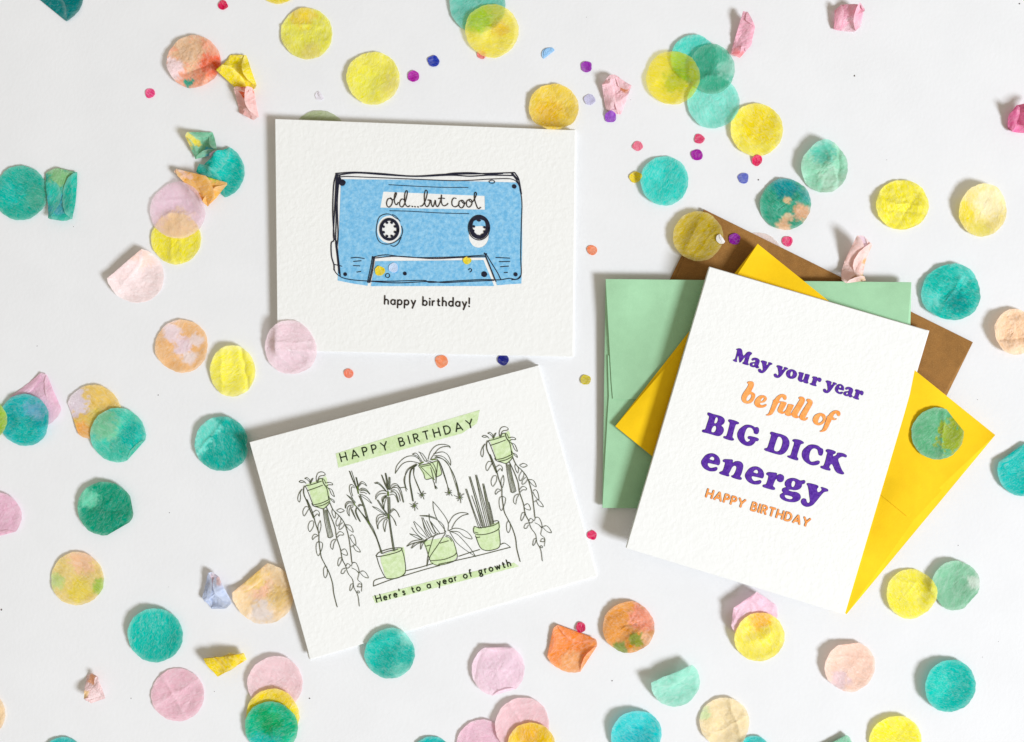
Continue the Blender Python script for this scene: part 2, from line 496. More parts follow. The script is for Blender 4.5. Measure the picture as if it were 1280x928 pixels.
y2 = L(ZD, [(x + 260, y + 80) for x, y in y1r])
def ell(cx, cy, rx, ry, rot=0, n=16):
    c, s_ = math.cos(rot), math.sin(rot)
    return [(cx + rx * math.cos(t) * c - ry * math.sin(t) * s_, cy + rx * math.cos(t) * s_ + ry * math.sin(t) * c) for t in [2 * math.pi * i / n for i in range(n)]]
o1 = L(ZD, ell(1052, 502, 92, 80, 0.1), ell(1053, 500, 20, 42, 0.2, 10))
u1 = L(ZE, [(110,152),(130,138),(175,148),(200,155),(195,175),(180,225),(170,262),(180,272),(195,262),(210,220),(218,195),(217,180),(235,168),(280,178),(300,188),(295,205),(285,240),(268,290),(275,310),(270,330),(240,332),(200,320),(188,302),(150,308),(115,292),(97,260),(105,225),(120,180),(112,165)])
rr = [(340,227),(360,212),(405,218),(425,225),(430,243),(450,232),(480,238),(497,260),(490,290),(470,308),(445,302),(432,285),(420,290),(405,330),(402,345),(412,360),(408,378),(375,375),(320,358),(297,342),(305,328),(330,322),(345,280),(353,252),(343,240)]
r1 = L(ZE, rr)
r2 = L(ZE, *refit([rr], (297, 212, 497, 378), (1022, 430, 1205, 605)))
y3 = L(ZE, *refit([y1r], (500, 275, 733, 487), (525, 280, 752, 495)))
e3 = L(ZE, *refit(e_src, (47, 50, 220, 215), (722, 340, 877, 510)))
a2 = L(ZE, *refit(a_raw, (358, 230, 525, 408), (865, 388, 1028, 566)))
letters([Mm, a1, y1, y2, o1, u1, r1, y3, e3, a2, r2], F3, card3, I_PURPLE, I_PURPLE_E, 0.3)
# --- orange script line
fr = [(355,470),(358,460),(382,448),(405,400),(432,325),(438,300),(440,287),(455,280),(485,245),(525,220),(562,217),(592,233),(600,260),(590,283),(568,285),(556,265),(545,254),(525,268),(512,298),(530,305),(525,318),(500,325),(480,365),(450,425),(425,458),(385,472)]
script = [
 L(ZF, [(130,85),(145,68),(180,65),(205,75),(213,105),(200,145),(182,182),(195,193),(220,210),(228,240),(215,280),(185,315),(145,330),(95,322),(68,290),(65,250),(85,205),(120,155),(145,110),(140,94)], [(165,220),(180,228),(178,255),(160,285),(135,298),(122,285),(130,255),(150,230)]),
 L(ZF, [(235,275),(265,245),(300,230),(340,235),(363,260),(360,290),(330,315),(285,324),(290,340),(315,348),(345,338),(360,335),(362,352),(340,370),(300,380),(255,375),(225,350),(216,315)], [(293,290),(305,270),(325,260),(332,270),(318,292),(298,302)]),
 L(ZF, fr),
 L(ZF, [(520,305),(560,305),(597,318),(595,340),(570,385),(555,418),(568,425),(595,395),(612,350),(617,337),(640,335),(680,345),(682,360),(665,400),(647,435),(655,445),(665,455),(650,470),(620,478),(590,468),(577,445),(545,452),(510,440),(492,415),(500,380),(520,340),(528,320)]),
 L(ZF, [(740,262),(760,247),(795,252),(815,275),(812,310),(780,370),(745,430),(727,465),(740,480),(752,482),(740,498),(705,502),(670,485),(655,455),(665,425),(700,370),(740,305),(755,285),(745,275)]),
 L(ZF, [(832,290),(850,273),(885,280),(907,305),(903,340),(870,400),(835,465),(822,495),(832,503),(845,490),(853,497),(845,515),(815,532),(775,525),(752,500),(755,470),(785,415),(830,345),(848,315),(838,302)]),
 L(ZF, [(950,455),(1000,440),(1045,455),(1065,490),(1055,540),(1020,575),(975,588),(930,570),(908,530),(920,485)], [(1005,475),(1020,490),(1030,515),(1015,540),(985,558),(972,545),(980,515),(990,490)]),
 L(ZF, [(x + 637, y + 192) for x, y in fr]),
 L(ZF, [(1140,500),(1170,512),(1190,502),(1192,515),(1170,525),(1140,522)]),
]
letters(script, F3, card3, I_ORANGE, I_ORANGE_E, 0.22)

# --- single-line sans alphabet (cap height 1) -------------------------------------
def arc(cx, cy, rx, ry, a0, a1, n=8):
    return [(cx + rx * math.cos(math.radians(a0 + (a1 - a0) * i / n)), cy + ry * math.sin(math.radians(a0 + (a1 - a0) * i / n))) for i in range(n + 1)]
bowl = lambda cx=.24, r=.24, cy=.27, ry=.27: arc(cx, cy, r, ry, 0, 360, 14)
FONT = {
 'H': (.70, [[(0,0),(0,1)], [(.70,0),(.70,1)], [(0,.5),(.70,.5)]]),
 'A': (.82, [[(0,0),(.41,1)], [(.41,1),(.82,0)], [(.14,.30),(.68,.30)]]),
 'P': (.52, [[(0,0),(0,1)], [(0,.98),(.26,.98)] + arc(.26,.72,.26,.26,90,-90) + [(0,.46)]]),
 'Y': (.74, [[(0,1),(.37,.47)], [(.74,1),(.37,.47)], [(.37,.47),(.37,0)]]),
 'B': (.56, [[(0,0),(0,1)], [(0,.98),(.24,.98)] + arc(.26,.76,.22,.22,90,-90) + [(0,.54)], [(.2,.54),(.28,.54)] + arc(.29,.28,.27,.26,90,-90) + [(0,.02)]]),
 'I': (.0, [[(0,0),(0,1)]]),
 'R': (.56, [[(0,0),(0,1)], [(0,.98),(.26,.98)] + arc(.26,.74,.26,.24,90,-90) + [(0,.5)], [(.24,.5),(.56,0)]]),
 'T': (.64, [[(0,.98),(.64,.98)], [(.32,1),(.32,0)]]),
 'D': (.70, [[(0,0),(0,1)], [(0,.98),(.22,.98)] + arc(.24,.5,.46,.48,90,-90,12) + [(0,.02)]]),
 'h': (.42, [[(0,0),(0,1)], [(0,.30)] + arc(.21,.34,.21,.21,170,0) + [(.42,0)]]),
 'a': (.47, [bowl(), [(.47,0),(.47,.54)]]),
 'p': (.48, [[(0,-.38),(0,.54)], bowl()]),
 'y': (.46, [[(0,.54),(.24,.03)], [(.46,.54),(.12,-.38)]]),
 'b': (.48, [[(0,0),(0,1)], bowl()]),
 'i': (.0, [[(0,0),(0,.54)], ('dot', 0, .78)]),
 'r': (.25, [[(0,0),(0,.54)], [(0,.30),(.05,.44),(.14,.53),(.25,.53)]]),
 't': (.30, [[(.12,.78),(.12,.14),(.16,.03),(.30,.03)], [(0,.53),(.28,.53)]]),
 'd': (.48, [bowl(), [(.48,0),(.48,1)]]),
 '!': (.0, [[(0,.32),(0,1)], ('dot', 0, .03)]),
 'e': (.46, [[(.03,.29),(.46,.29)], arc(.23,.27,.23,.27,5,315,14)]),
 's': (.32, [[(.30,.46),(.22,.54),(.10,.53),(.04,.43),(.10,.33),(.22,.27),(.30,.18),(.26,.05),(.14,0),(.0,.06)]]),
 'o': (.52, [bowl(.26,.26)]),
 'f': (.32, [[(.32,.97),(.22,.99),(.13,.90),(.12,.75),(.12,0)], [(0,.53),(.28,.53)]]),
 'g': (.48, [arc(.22,.34,.20,.20,0,360,12), [(.38,.50),(.50,.54)], [(.12,.16),(.08,.06),(.18,.0),(.38,-.02),(.46,-.14),(.38,-.30),(.20,-.34),(.04,-.28),(.02,-.14),(.14,-.02)]]),
 'w': (.70, [[(0,.54),(.18,0)], [(.18,0),(.35,.50)], [(.35,.50),(.52,0)], [(.52,0),(.70,.54)]]),
 "'": (.04, [[(.05,1.0),(.05,.86),(0,.74)]]),
}
SPC = .24
def sans(pr, text, start, end, cap, w):
    dx, dy = end[0] - start[0], end[1] - start[1]
    l = math.hypot(dx, dy); ux, uy = dx / l, dy / l
    vx, vy = uy, -ux                                  # up, in y-down pixels
    nat = sum(FONT[c][0] if c != ' ' else SPC for c in text) * cap
    # spaces carry no gap of their own on one side
    gap = (l - nat) / (len(text) - 1)
    x = 0.0
    for c in text:
        if c == ' ':
            x += SPC * cap + gap
            if isinstance(pr, Words): pr.next()
            continue
        wd, sts = FONT[c]
        for st in sts:
            T = lambda p: (start[0] + ux * (x + p[0] * cap) + vx * p[1] * cap, start[1] + uy * (x + p[0] * cap) + vy * p[1] * cap)
            if isinstance(st, tuple):
                q = T(st[1:]); pr.disc(q[0], q[1], w * 0.62)
            else:
                pr.ribbon([T(p) for p in st], w, smooth=len(st) > 2)
        x += wd * cap + gap
class Words:
    """a line of text split into one Print per word"""
    def __init__(s, zf, level): s.zf = zf; s.level = level; s.p = []; s.next()
    def next(s): s.p.append(Print(s.zf, s.level + 0.02 * len(s.p)))
    def ribbon(s, *a, **k): s.p[-1].ribbon(*a, **k)
    def disc(s, *a, **k): s.p[-1].disc(*a, **k)
    def build(s, name, mat, parents):
        return [p.build(name, mat, parents[i] if isinstance(parents, list) else parents) for i, p in enumerate(s.p)]
def sans_text(parent, zf, mat, *a):
    pr = Words(zf, 0.6); sans(pr, *a); return pr.build('lettering', mat, parent)

pr = Words(F3, 0.3); sans(pr, 'HAPPY BIRTHDAY', (882.4, 621.3), (1010.0, 658.7), 10.2, 2.75)
o = pr.build('lettering', I_ORANGE_E, card3)
pr = Words(F3, 0.75); sans(pr, 'HAPPY BIRTHDAY', (882.4, 621.3), (1010.0, 658.7), 10.2, 1.85)
pr.build('ink_face', I_ORANGE, o)
sans_text(card1, F1, I_BLACK, 'happy birthday!', (480.9, 380.6), (586.6, 383.6), 10.8, 1.72)
sans_text(card2, F2, I_DKGREEN, 'HAPPY BIRTHDAY', (427.2, 577.4), (592.4, 534.2), 10.4, 1.5)
sans_text(card2, F2, I_DKGREEN, "Here's to a year of growth", (471.3, 753.0), (638.8, 707.6), 8.6, 1.45)

# --- cassette drawing --------------------------------------------------------------
Z1 = zoomed(400, 200, 4.64); ZG = zoomed(460, 225, 8.0)
bl = Print(F1, 0.2)
body = Z1([(122,113),(600,118),(985,128),(1140,132),(1160,165),(1172,300),(1173,500),(1168,718),(1095,722),(1027,728),(962,568),(640,566),(314,562),(276,731),(180,716),(103,700),(107,500),(115,300)])
bl.fill([body, Z1([(368,185),(955,210),(957,290),(350,278)]), cr_closed(Z1(ell(402,404,70,80)), 2), cr_closed(Z1(ell(921,440,58,70)), 2)])
bl.fill([Z1([(322,588),(948,582),(1010,732),(295,733)])])
# a blue sliver that shows in the top of the second reel
bl.fill([Z1([(872,378),(900,362),(950,364),(974,380),(970,392),(940,384),(900,386),(874,394)])])
drawing = bl.build('cassette_drawing', I_BLUE, card1)
ln = Print(F1, 0.6)
def Ls(pr, z, w, *strokes, **k):
    for s_ in strokes: pr.ribbon(z(s_), w, **k)
Ls(ln, Z1, 1.45,
   [(92,80),(200,73),(350,80),(540,95),(720,85),(900,82),(1130,75)],
   [(92,92),(210,77),(380,88),(560,97),(760,90),(870,96),(980,90),(1120,92)],
   [(720,86),(780,78),(880,76),(980,84),(1060,80)],
   [(1130,75),(1150,105),(1158,135),(1169,200)], [(1112,82),(1138,112),(1155,145)], [(1118,80),(1152,118)],
   [(95,80),(80,150),(75,300),(80,400),(82,465),(66,485),(68,560),(82,610),(82,640)],
   [(105,85),(92,200),(95,330),(92,470),(100,550),(112,660)],
   [(112,100),(101,250),(106,430),(100,500)], [(96,84),(88,250),(79,440),(94,470),(106,560),(118,672)],
   [(118,88),(104,130),(98,240)])
Ls(ln, Z1, 1.05,
   [(112,112),(135,98),(300,103),(520,112),(800,122),(1000,112),(1110,112),(1150,140),(1162,180),(1172,250),(1168,400),(1165,560),(1168,660),(1152,690),(1110,697)],
   [(80,600),(85,640),(105,668),(150,690),(250,702),(400,705),(600,700),(640,712),(800,702),(950,695),(1040,697),(1100,688),(1140,694),(1165,672)],
   [(285,704),(380,712),(480,714),(640,706),(720,713),(860,706),(1010,700)], [(128,618),(105,612),(85,608)],
   [(302,566),(380,552),(480,563),(600,568),(800,563),(962,553)], [(305,572),(450,560),(650,574),(800,568),(962,562)],
   [(305,560),(295,620),(276,712)], [(318,562),(307,640),(290,714)], [(312,562),(300,640),(283,714)],
   [(955,540),(975,590),(1015,690),(1022,708)], [(963,545),(990,590),(1030,655),(1048,692)], [(960,560),(985,620),(1012,690)], [(952,545),(968,545)])
Ls(ln, Z1, 0.8, [(400,145),(520,152),(700,160),(860,161)], [(405,296),(520,299),(700,309),(865,313)])
Ls(ln, Z1, 1.0, [(180,570),(215,567),(258,573)], [(195,590),(240,586)], [(194,614),(232,616)], [(214,652),(238,648)],
   [(1020,567),(1060,569),(1102,571)], [(1040,592),(1102,590)], [(1047,621),(1095,617)], [(1068,655),(1089,653)], [(862,640),(870,631),(880,636),(878,646),(870,652)])
Ls(ln, Z1, 0.9, [(450,345),(400,315),(350,328),(332,370),(328,430),(345,475),(385,490),(430,480),(468,450),(480,415),(474,385)],
   [(466,357),(440,328),(420,318)], [(412,497),(432,502),(455,485),(472,450)],
   ell(998,128,16,9) + [(1014,128)], ell(393,672,12,12) + [(405,672)])
for x, y, r in ((130,133,19),(1127,155,13),(147,664,11),(1135,665,12),(493,660,11),(953,664,17)):
    q = Z1([(x, y)])[0]; ln.disc(q[0], q[1], r / 4.64)
q = Z1([(115,112)])[0]; ln.disc(q[0], q[1], 2.0)
# reels
Ls(ln, Z1, 3.6, arc(403,404,50,58,0,372,24))
for k in range(8):
    a = math.radians(22 + 45 * k); q = Z1([(403 + 36 * math.cos(a), 404 + 42 * math.sin(a))])[0]; ln.disc(q[0], q[1], 1.65)
Ls(ln, Z1, 4.2, [(925,334),(885,350),(876,392),(893,432),(925,452)])
Ls(ln, Z1, 4.2, [(925,334),(962,350),(973,388),(960,428),(925,452)])
Ls(ln, Z1, 1.0, arc(923,394,62,72,0,380,26), arc(923,392,55,66,0,380,26))
for k in range(7):
    a = math.radians(-20 + 38 * k); q = Z1([(923 + 34 * math.cos(a), 405 + 38 * math.sin(a))])[0]; ln.disc(q[0], q[1], 1.6)
q = Z1([(922,352)])[0]; ln.disc(q[0], q[1], 2.6, 1.5)
ln.build('ink_lines', I_NAVY, drawing)
hw = Print(F1, 0.7)
Ls(hw, ZG, 1.2,
   [(232,186),(203,193),(188,230),(195,265),(215,273),(238,250),(246,215),(236,188),(226,182),(240,200),(262,198)],
   [(262,200),(277,170),(287,138),(279,130),(269,150),(265,205),(275,243),(290,250),(306,226)],
   [(372,214),(355,195),(332,200),(318,235),(325,265),(345,272),(366,245),(386,180),(396,122),(385,110),(371,140),(368,205),(380,252),(400,270),(422,260)],
   [(525,266),(550,256),(575,210),(592,150),(593,115),(580,105),(569,130),(565,190),(574,250),(590,270),(610,255),(622,215),(616,202),(600,206)],
   [(616,204),(632,208),(636,240),(647,270),(661,255),(672,215),(676,207),(680,245),(692,270),(708,258),(728,210),(738,152)],
   [(738,152),(735,210),(745,250),(765,262),(790,250),(802,236)], [(706,190),(735,184),(768,188)],
   [(884,188),(858,185),(841,215),(845,255),(870,272),(900,260),(915,238)],
   [(940,205),(915,220),(910,255),(930,282),(955,270),(966,235),(950,207),(938,212),(955,236),(985,232)],
   [(1010,199),(988,220),(990,260),(1010,275),(1035,255),(1043,220),(1028,198),(1012,202),(1030,224),(1055,215)],
   [(1055,215),(1077,172),(1086,140),(1076,125),(1065,145),(1069,200),(1088,260),(1105,290),(1130,276)])
for x, y in ((445,268),(472,270),(502,272)):
    q = ZG([(x, y)])[0]; hw.disc(q[0], q[1], 0.95)
hw.build('handwriting', I_BLACK, card1)

# --- houseplant drawings on the second card ---------------------------------------
ZP = zoomed(365, 580, 13.256); Z4 = zoomed(370, 620, 6.19); Z5 = zoomed(490, 500, 6.095); Z6 = zoomed(500, 620, 6.4)
Z3 = zoomed(495, 545, 9.28); Z1P = zoomed(425, 560, 13.256); Z7 = zoomed(460, 580, 15.47); Z8 = zoomed(425, 620, 11.6)
ZH = zoomed(415, 510, 6.737); ZL = zoomed(460, 695, 6.737)
idp = lambda p: p
SH = (228.7, -56.5)
shift = lambda z: (lambda pts: [(x + SH[0], y + SH[1]) for x, y in z(pts)])
bn = Print(F2, 0.2); bn.fill([ZH([(32,385),(640,198),(1245,18),(1222,130),(1095,215),(560,362),(55,505)])]); banner = bn.build('ink_banner', I_MINT, card2)
bn = Print(F2, 0.2); bn.fill([ZL([(38,342),(600,195),(1232,58),(1272,88),(62,400)])]); bn.build('ink_banner', I_MINT, card2)

def hanging_vine(z_pot, z_vine, nm):
    fl = Print(F2, 0.2)
    fl.fill([z_pot([(232,342),(400,290),(560,200),(580,250),(592,330),(640,600),(632,645),(520,742),(400,705),(352,662),(288,455)])])
    base = fl.build(nm, I_MINT, card2)
    a = Print(F2, 0.6)
    Ls(a, z_pot, 0.85, [(220,370),(340,340),(490,290)], [(260,445),(380,405),(510,355)], [(225,375),(262,450),(340,650),(345,668)],
       [(515,285),(532,340),(575,400),(595,480),(605,550),(612,600)], [(345,685),(480,655),(600,602),(625,590)],
       [(330,660),(370,705),(500,690),(600,640),(632,612)], [(370,705),(440,725),(520,745),(580,702),(628,645)])
    Ls(a, z_pot, 0.72, [(120,300),(150,280),(200,290),(235,325)], [(120,302),(160,312),(205,305),(232,325)], [(215,245),(250,230),(290,260),(308,310)], [(215,247),(250,258),(298,308)],
       [(355,238),(322,265),(305,330)], [(350,245),(330,290),(310,330)],
       [(410,300),(405,230),(430,160),(480,135),(530,145),(555,175),(530,195),(470,205),(442,240),(440,290)],
       [(440,268),(470,245),(520,250),(545,280),(560,322)], [(555,322),(620,310),(670,325),(672,350),(610,350),(575,368)],
       [(560,370),(600,400),(660,430),(690,490),(705,545),(660,510),(632,445),(600,400)], [(635,575),(690,600),(705,645),(670,618),(630,572)],
       [(170,420),(125,480),(100,560),(108,620),(130,632),(145,560),(140,480),(165,430)])
    Ls(a, z_vine, 0.68, [(100,90),(75,85),(55,120),(65,157),(102,100)], [(132,130),(160,112),(182,130),(180,160),(168,140),(142,165)], [(135,195),(110,200),(95,240),(108,278),(135,240),(140,200)],
       [(190,190),(172,235),(180,290),(195,240),(192,195)], [(170,305),(145,298),(128,320),(130,340),(150,320),(172,310)], [(175,355),(205,365),(205,400),(190,440),(172,465),(158,420),(160,370),(178,354)],
       [(230,540),(215,570),(218,620),(230,635),(245,600),(240,550)],
       [(315,302),(340,278),(368,290),(365,305),(340,305),(318,325)], [(310,335),(280,350),(268,390),(285,415),(295,370),(312,340)], [(350,425),(380,412),(398,440),(398,460),(370,455),(350,440)],
       [(355,480),(335,485),(325,520),(330,545),(350,510),(355,490)], [(385,560),(360,570),(350,600),(370,600),(385,575)], [(388,545),(400,525),(422,540),(405,560),(388,555)], [(445,680),(425,690),(418,735),(435,720),(445,690)],
       [(315,115),(345,100),(375,115),(345,130),(318,118)], [(285,100),(280,130),(300,175),(308,140),(290,110)], [(335,155),(312,200),(318,235),(340,215),(350,180),(338,158)], [(362,208),(340,230),(335,262),(360,250),(376,225)],
       [(385,225),(420,230),(440,260),(442,282),(410,260),(388,232)], [(420,312),(440,303),(458,330),(465,380),(440,360),(418,320)], [(430,398),(455,382),(480,400),(500,435),(465,425),(445,390)],
       [(430,545),(440,520),(465,520),(485,560),(490,600),(465,575),(435,560)], [(490,595),(520,582),(545,600),(562,635),(530,628),(500,600)],
       [(465,575),(488,600),(480,650),(510,680),(508,740)], [(475,705),(490,682),(510,690),(505,705),(478,705)], ell(485,745,9,8) + [(494,745)])
    Ls(a, z_vine, 0.75, [(212,105),(225,200),(250,322)], [(240,108),(262,210),(288,312)], [(248,322),(266,326),(288,312)])
    a.build('ink_lines', I_OLIVE, base)
    b = Print(F2, 0.5)
    Ls(b, z_vine, 0.75, [(218,105),(236,200),(258,323)], [(226,108),(246,205),(268,320)], [(233,110),(254,210),(278,316)])
    b.build('ink_shading', I_GREY, base)
    c = Print(F2, 0.9)
    Ls(c, z_pot, 1.15, [(212,370),(196,420),(205,520),(258,640),(300,760),(362,905)])
    Ls(c, z_pot, 1.0, [(505,250),(525,320),(570,380)], [(300,330),(312,300)], [(425,300),(432,270)], [(625,575),(610,540)])
    Ls(c, z_vine, 0.95, [(88,30),(130,130),(155,220),(178,290),(180,350),(190,430),(200,480),(230,540),(260,600),(285,680),(295,760),(320,860)],
       [(235,85),(275,170),(305,250),(315,320),(345,410),(360,490),(385,540)], [(262,50),(290,110),(340,160),(375,210),(400,280),(415,350),(425,430),(435,520)])
    Ls(c, z_vine, 0.75, [(385,540),(405,600),(440,650),(450,710),(480,770),(492,855)])
    c.build('ink_stems', I_OLIVE, base)
hanging_vine(ZP, Z4, 'hanging_plant_drawing')
hanging_vine(shift(ZP), shift(Z4), 'hanging_plant_drawing')

# two palms in one pot
fl = Print(F2, 0.2); fl.fill([cr_closed(Z4([(655,470),(740,432),(832,395),(845,500),(850,600),(780,636),(702,642),(675,560)]), 2)])
base = fl.build('palm_drawing', I_MINT, card2)
a = Print(F2, 0.6)
Ls(a, Z4, 0.9, [(620,465),(650,435),(740,408),(820,405),(800,430),(720,455),(645,470),(620,466)], [(625,470),(650,550),(690,628),(720,642),(790,635),(843,600),(848,540),(835,460),(818,410)], [(665,448),(720,428),(790,415)])
Ls(a, Z1P, 0.72, [(155,385),(210,530),(290,700)], [(195,385),(250,560),(300,740)], [(265,490),(300,640),(305,740)], [(168,390),(230,560),(290,690)], [(278,492),(302,600),(310,700)],
   [(300,640),(340,580),(375,562),(420,590),(445,635)], [(310,650),(350,600),(385,595),(440,632)], [(320,700),(370,670),(440,690),(500,765)], [(330,720),(380,705),(440,720),(495,770)], [(340,745),(400,740),(445,765)],
   [(320,770),(400,790),(470,840),(530,920)], [(335,785),(430,850),(520,920)], [(240,640),(200,610),(165,630),(160,700),(185,780),(215,850)], [(250,665),(205,650),(190,700),(215,800)],
   [(115,780),(180,850),(240,920)], [(128,788),(200,840),(262,905)])
Ls(a, Z8, 0.72, [(275,0),(340,150),(385,310),(430,400)], [(300,0),(362,160),(412,330),(440,410)], [(205,120),(270,185),(350,300),(425,400),(490,520),(550,670),(600,840)], [(255,175),(440,400),(512,540),(617,830)],
   [(80,180),(80,130),(110,90),(160,85),(215,110)], [(85,185),(95,140),(130,105),(190,110)], [(135,295),(108,240),(115,170),(150,140),(205,135)], [(140,290),(135,220),(160,150)], [(240,350),(190,260),(165,190),(195,155)], [(240,350),(215,290),(180,200)],
   [(300,375),(260,290),(235,220),(245,180)], [(290,375),(250,300),(225,230),(240,180)], [(262,150),(290,125),(330,135)], [(270,160),(300,140),(335,150)],
   [(695,20),(700,200),(710,340),(740,560),(770,760),(785,805)], [(725,20),(730,200),(727,340),(757,560),(792,770),(800,800)],
   [(475,155),(560,190),(640,250),(690,280)], [(480,165),(600,240),(680,290)], [(540,60),(600,160),(680,270)], [(555,60),(630,180),(690,260)],
   [(550,480),(530,370),(545,300),(600,270),(670,290)], [(555,485),(560,410),(620,340),(690,310)], [(545,385),(570,320),(640,295)], [(650,520),(630,430),(650,360),(690,330)], [(655,525),(665,440),(690,350)],
   [(720,240),(770,190),(820,220),(865,305)], [(730,250),(790,205),(840,250),(865,310)], [(735,280),(780,340),(820,435)], [(745,290),(800,370),(815,430)], [(610,60),(628,140),(640,200)], [(640,190),(650,110),(680,20)], [(620,100),(635,50),(680,10)])
Ls(a, Z7, 0.70, [(265,220),(330,400),(390,520)], [(272,215),(350,400),(385,500)], [(337,185),(360,330),(375,470)], [(350,180),(380,330),(385,480)], [(410,260),(400,380),(400,500)], [(430,260),(430,380),(415,500)],
   [(130,375),(200,360),(280,430),(360,530)], [(135,378),(220,400),(340,520)], [(155,690),(160,610),(220,545),(300,520),(370,540)], [(150,690),(190,620),(250,580),(350,575)], [(285,740),(275,670),(320,630),(370,610)], [(300,740),(310,680),(360,620)],
   [(420,500),(460,420),(530,385),(590,420),(650,540),(695,740)], [(435,510),(500,440),(560,420),(620,480)], [(440,480),(520,460),(590,480),(650,620),(685,750)], [(450,520),(530,510),(600,590),(630,720)], [(430,560),(500,545),(560,610),(600,740)], [(420,610),(480,590),(540,630),(585,750)])
a.build('ink_lines', I_OLIVE, base)
b = Print(F2, 0.5)
Ls(b, Z8, 1.0, [(290,0),(352,155),(400,320),(434,405)], [(230,150),(350,305),(470,500),(560,680),(605,835)], [(710,20),(715,200),(718,340),(748,560),(785,790)], [(590,110),(640,200),(685,270)], [(240,170),(240,260),(290,370)])
Ls(b, Z1P, 1.0, [(205,500),(270,640),(305,740)], [(268,500),(300,640)], [(120,785),(190,850),(250,915)], [(350,690),(430,705),(490,765)])
Ls(b, Z7, 1.2, [(345,190),(370,330),(385,480)], [(420,265),(415,380),(408,500)], [(180,372),(260,430),(350,525)], [(290,740),(300,680),(350,620)], [(450,535),(540,570),(590,740)])
b.build('ink_shading', I_GREY, base)
c = Print(F2, 0.9)
Ls(c, Z7, 2.0, [(392,540),(392,620)]); Ls(c, Z1P, 1.4, [(292,640),(308,760)]); Ls(c, Z8, 1.3, [(205,115),(225,145)], [(700,270),(702,330)], [(405,370),(435,410)])
c.build('ink_shading', I_OLIVEG, base)

# shelf
a = Print(F2, 0.6)
Ls(a, Z4, 0.8, [(600,700),(610,655),(690,630)], [(600,700),(720,655),(850,615),(1000,570),(1114,540)], [(855,580),(960,555),(1060,525)])
Ls(a, Z6, 0.8, [(310,548),(440,520),(640,475),(885,412)], [(470,485),(560,455),(640,430)], [(805,390),(840,380),(885,412)])
a.build('shelf_drawing', I_OLIVE, card2)

# bromeliad pot and snake plant pot
fl = Print(F2, 0.2)
fl.fill([cr_closed(Z6([(190,366),(300,345),(385,330),(430,368),(460,480),(380,545),(262,550),(240,520),(215,440)]), 2)])
b1 = fl.build('leafy_plant_drawing', I_MINT, card2)
a = Print(F2, 0.6)
Ls(a, Z6, 0.72, [(265,45),(270,110),(300,190),(350,260),(370,290)], [(265,45),(320,110),(370,180),(388,230),(385,280)], [(160,160),(240,170),(310,200),(350,240),(360,290)], [(160,160),(230,160),(290,180)],
   [(390,220),(430,160),(490,135),(550,145),(500,160),(450,200),(415,260)], [(390,280),(440,260),(500,270),(550,300),(578,345),(520,330),(470,290),(400,285)], [(400,285),(460,310),(520,370),(570,430),(608,488)], [(400,290),(450,370),(520,430),(608,488)],
   [(365,295),(280,320),(250,390),(225,480),(215,565)], [(365,300),(300,400),(240,490),(215,565)],
   [(115,205),(170,260),(220,330)], [(110,210),(150,290),(215,340)], [(95,255),(140,310),(190,350)], [(80,305),(140,320),(180,350)], [(82,308),(130,335),(175,352)], [(175,175),(205,260),(250,330)], [(185,175),(230,270),(260,330)], [(178,180),(200,270),(235,335)],
   [(235,145),(240,200),(285,300)], [(55,405),(100,365),(180,350)], [(55,405),(110,380),(190,360)], [(90,420),(120,380),(180,365)], [(95,420),(140,385),(190,370)], [(165,430),(170,380),(210,350)], [(170,425),(185,385),(220,350)], [(245,205),(290,260),(320,300)], [(250,215),(285,290),(310,305)], [(215,200),(260,290),(290,310)],
   [(190,370),(230,340),(300,310)], [(195,375),(215,430),(235,500),(250,530)], [(245,520),(350,510),(430,480),(455,455)], [(255,535),(290,555),(360,548),(440,520),(460,490),(455,455),(435,380),(420,350)], [(320,380),(390,360)], [(205,405),(240,395)],
   [(370,315),(400,325),(425,360)], [(365,325),(395,335),(415,365)])
a.build('ink_lines', I_OLIVE, b1)
fl = Print(F2, 0.2)
fl.fill([cr_closed(Z6([(585,258),(600,248),(690,250),(795,205),(798,300),(800,398),(740,430),(652,430),(612,340)]), 2)])
b2 = fl.build('snake_plant_drawing', I_MINT, card2)
a = Print(F2, 0.6)
Ls(a, Z6, 0.85, [(590,265),(600,246),(640,256),(740,240),(790,212),(780,200),(748,205)], [(588,265),(595,300),(640,312),(720,300),(790,265),(791,212)], [(605,320),(640,408),(680,436),(740,434),(800,400),(793,272)], [(600,290),(625,298)], [(610,335),(640,330)])
Ls(a, idp, 0.72, [(582,611.5),(590,635),(599,661)], [(583.5,611.5),(593,640),(601.5,661)], [(586.5,596),(596,630),(604,660)], [(588,596),(600,635),(607,660)],
   [(594.5,594),(602,630),(609,659)], [(596,594),(606,630),(613,658)], [(603.5,605),(609,635),(614,657)], [(605,605),(612,635),(616.5,656)], [(611.5,628),(615,642),(617.5,655)], [(590,620),(597,640),(602,658)])
a.build('ink_lines', I_OLIVE, b2)
c = Print(F2, 0.5)
Ls(c, idp, 0.9, [(595.3,596),(604,630),(611,658)], [(604.3,607),(610.5,635),(615,656)], [(587.2,598),(598,635),(605.5,660)])
c.build('ink_shading', I_GREY, b2)

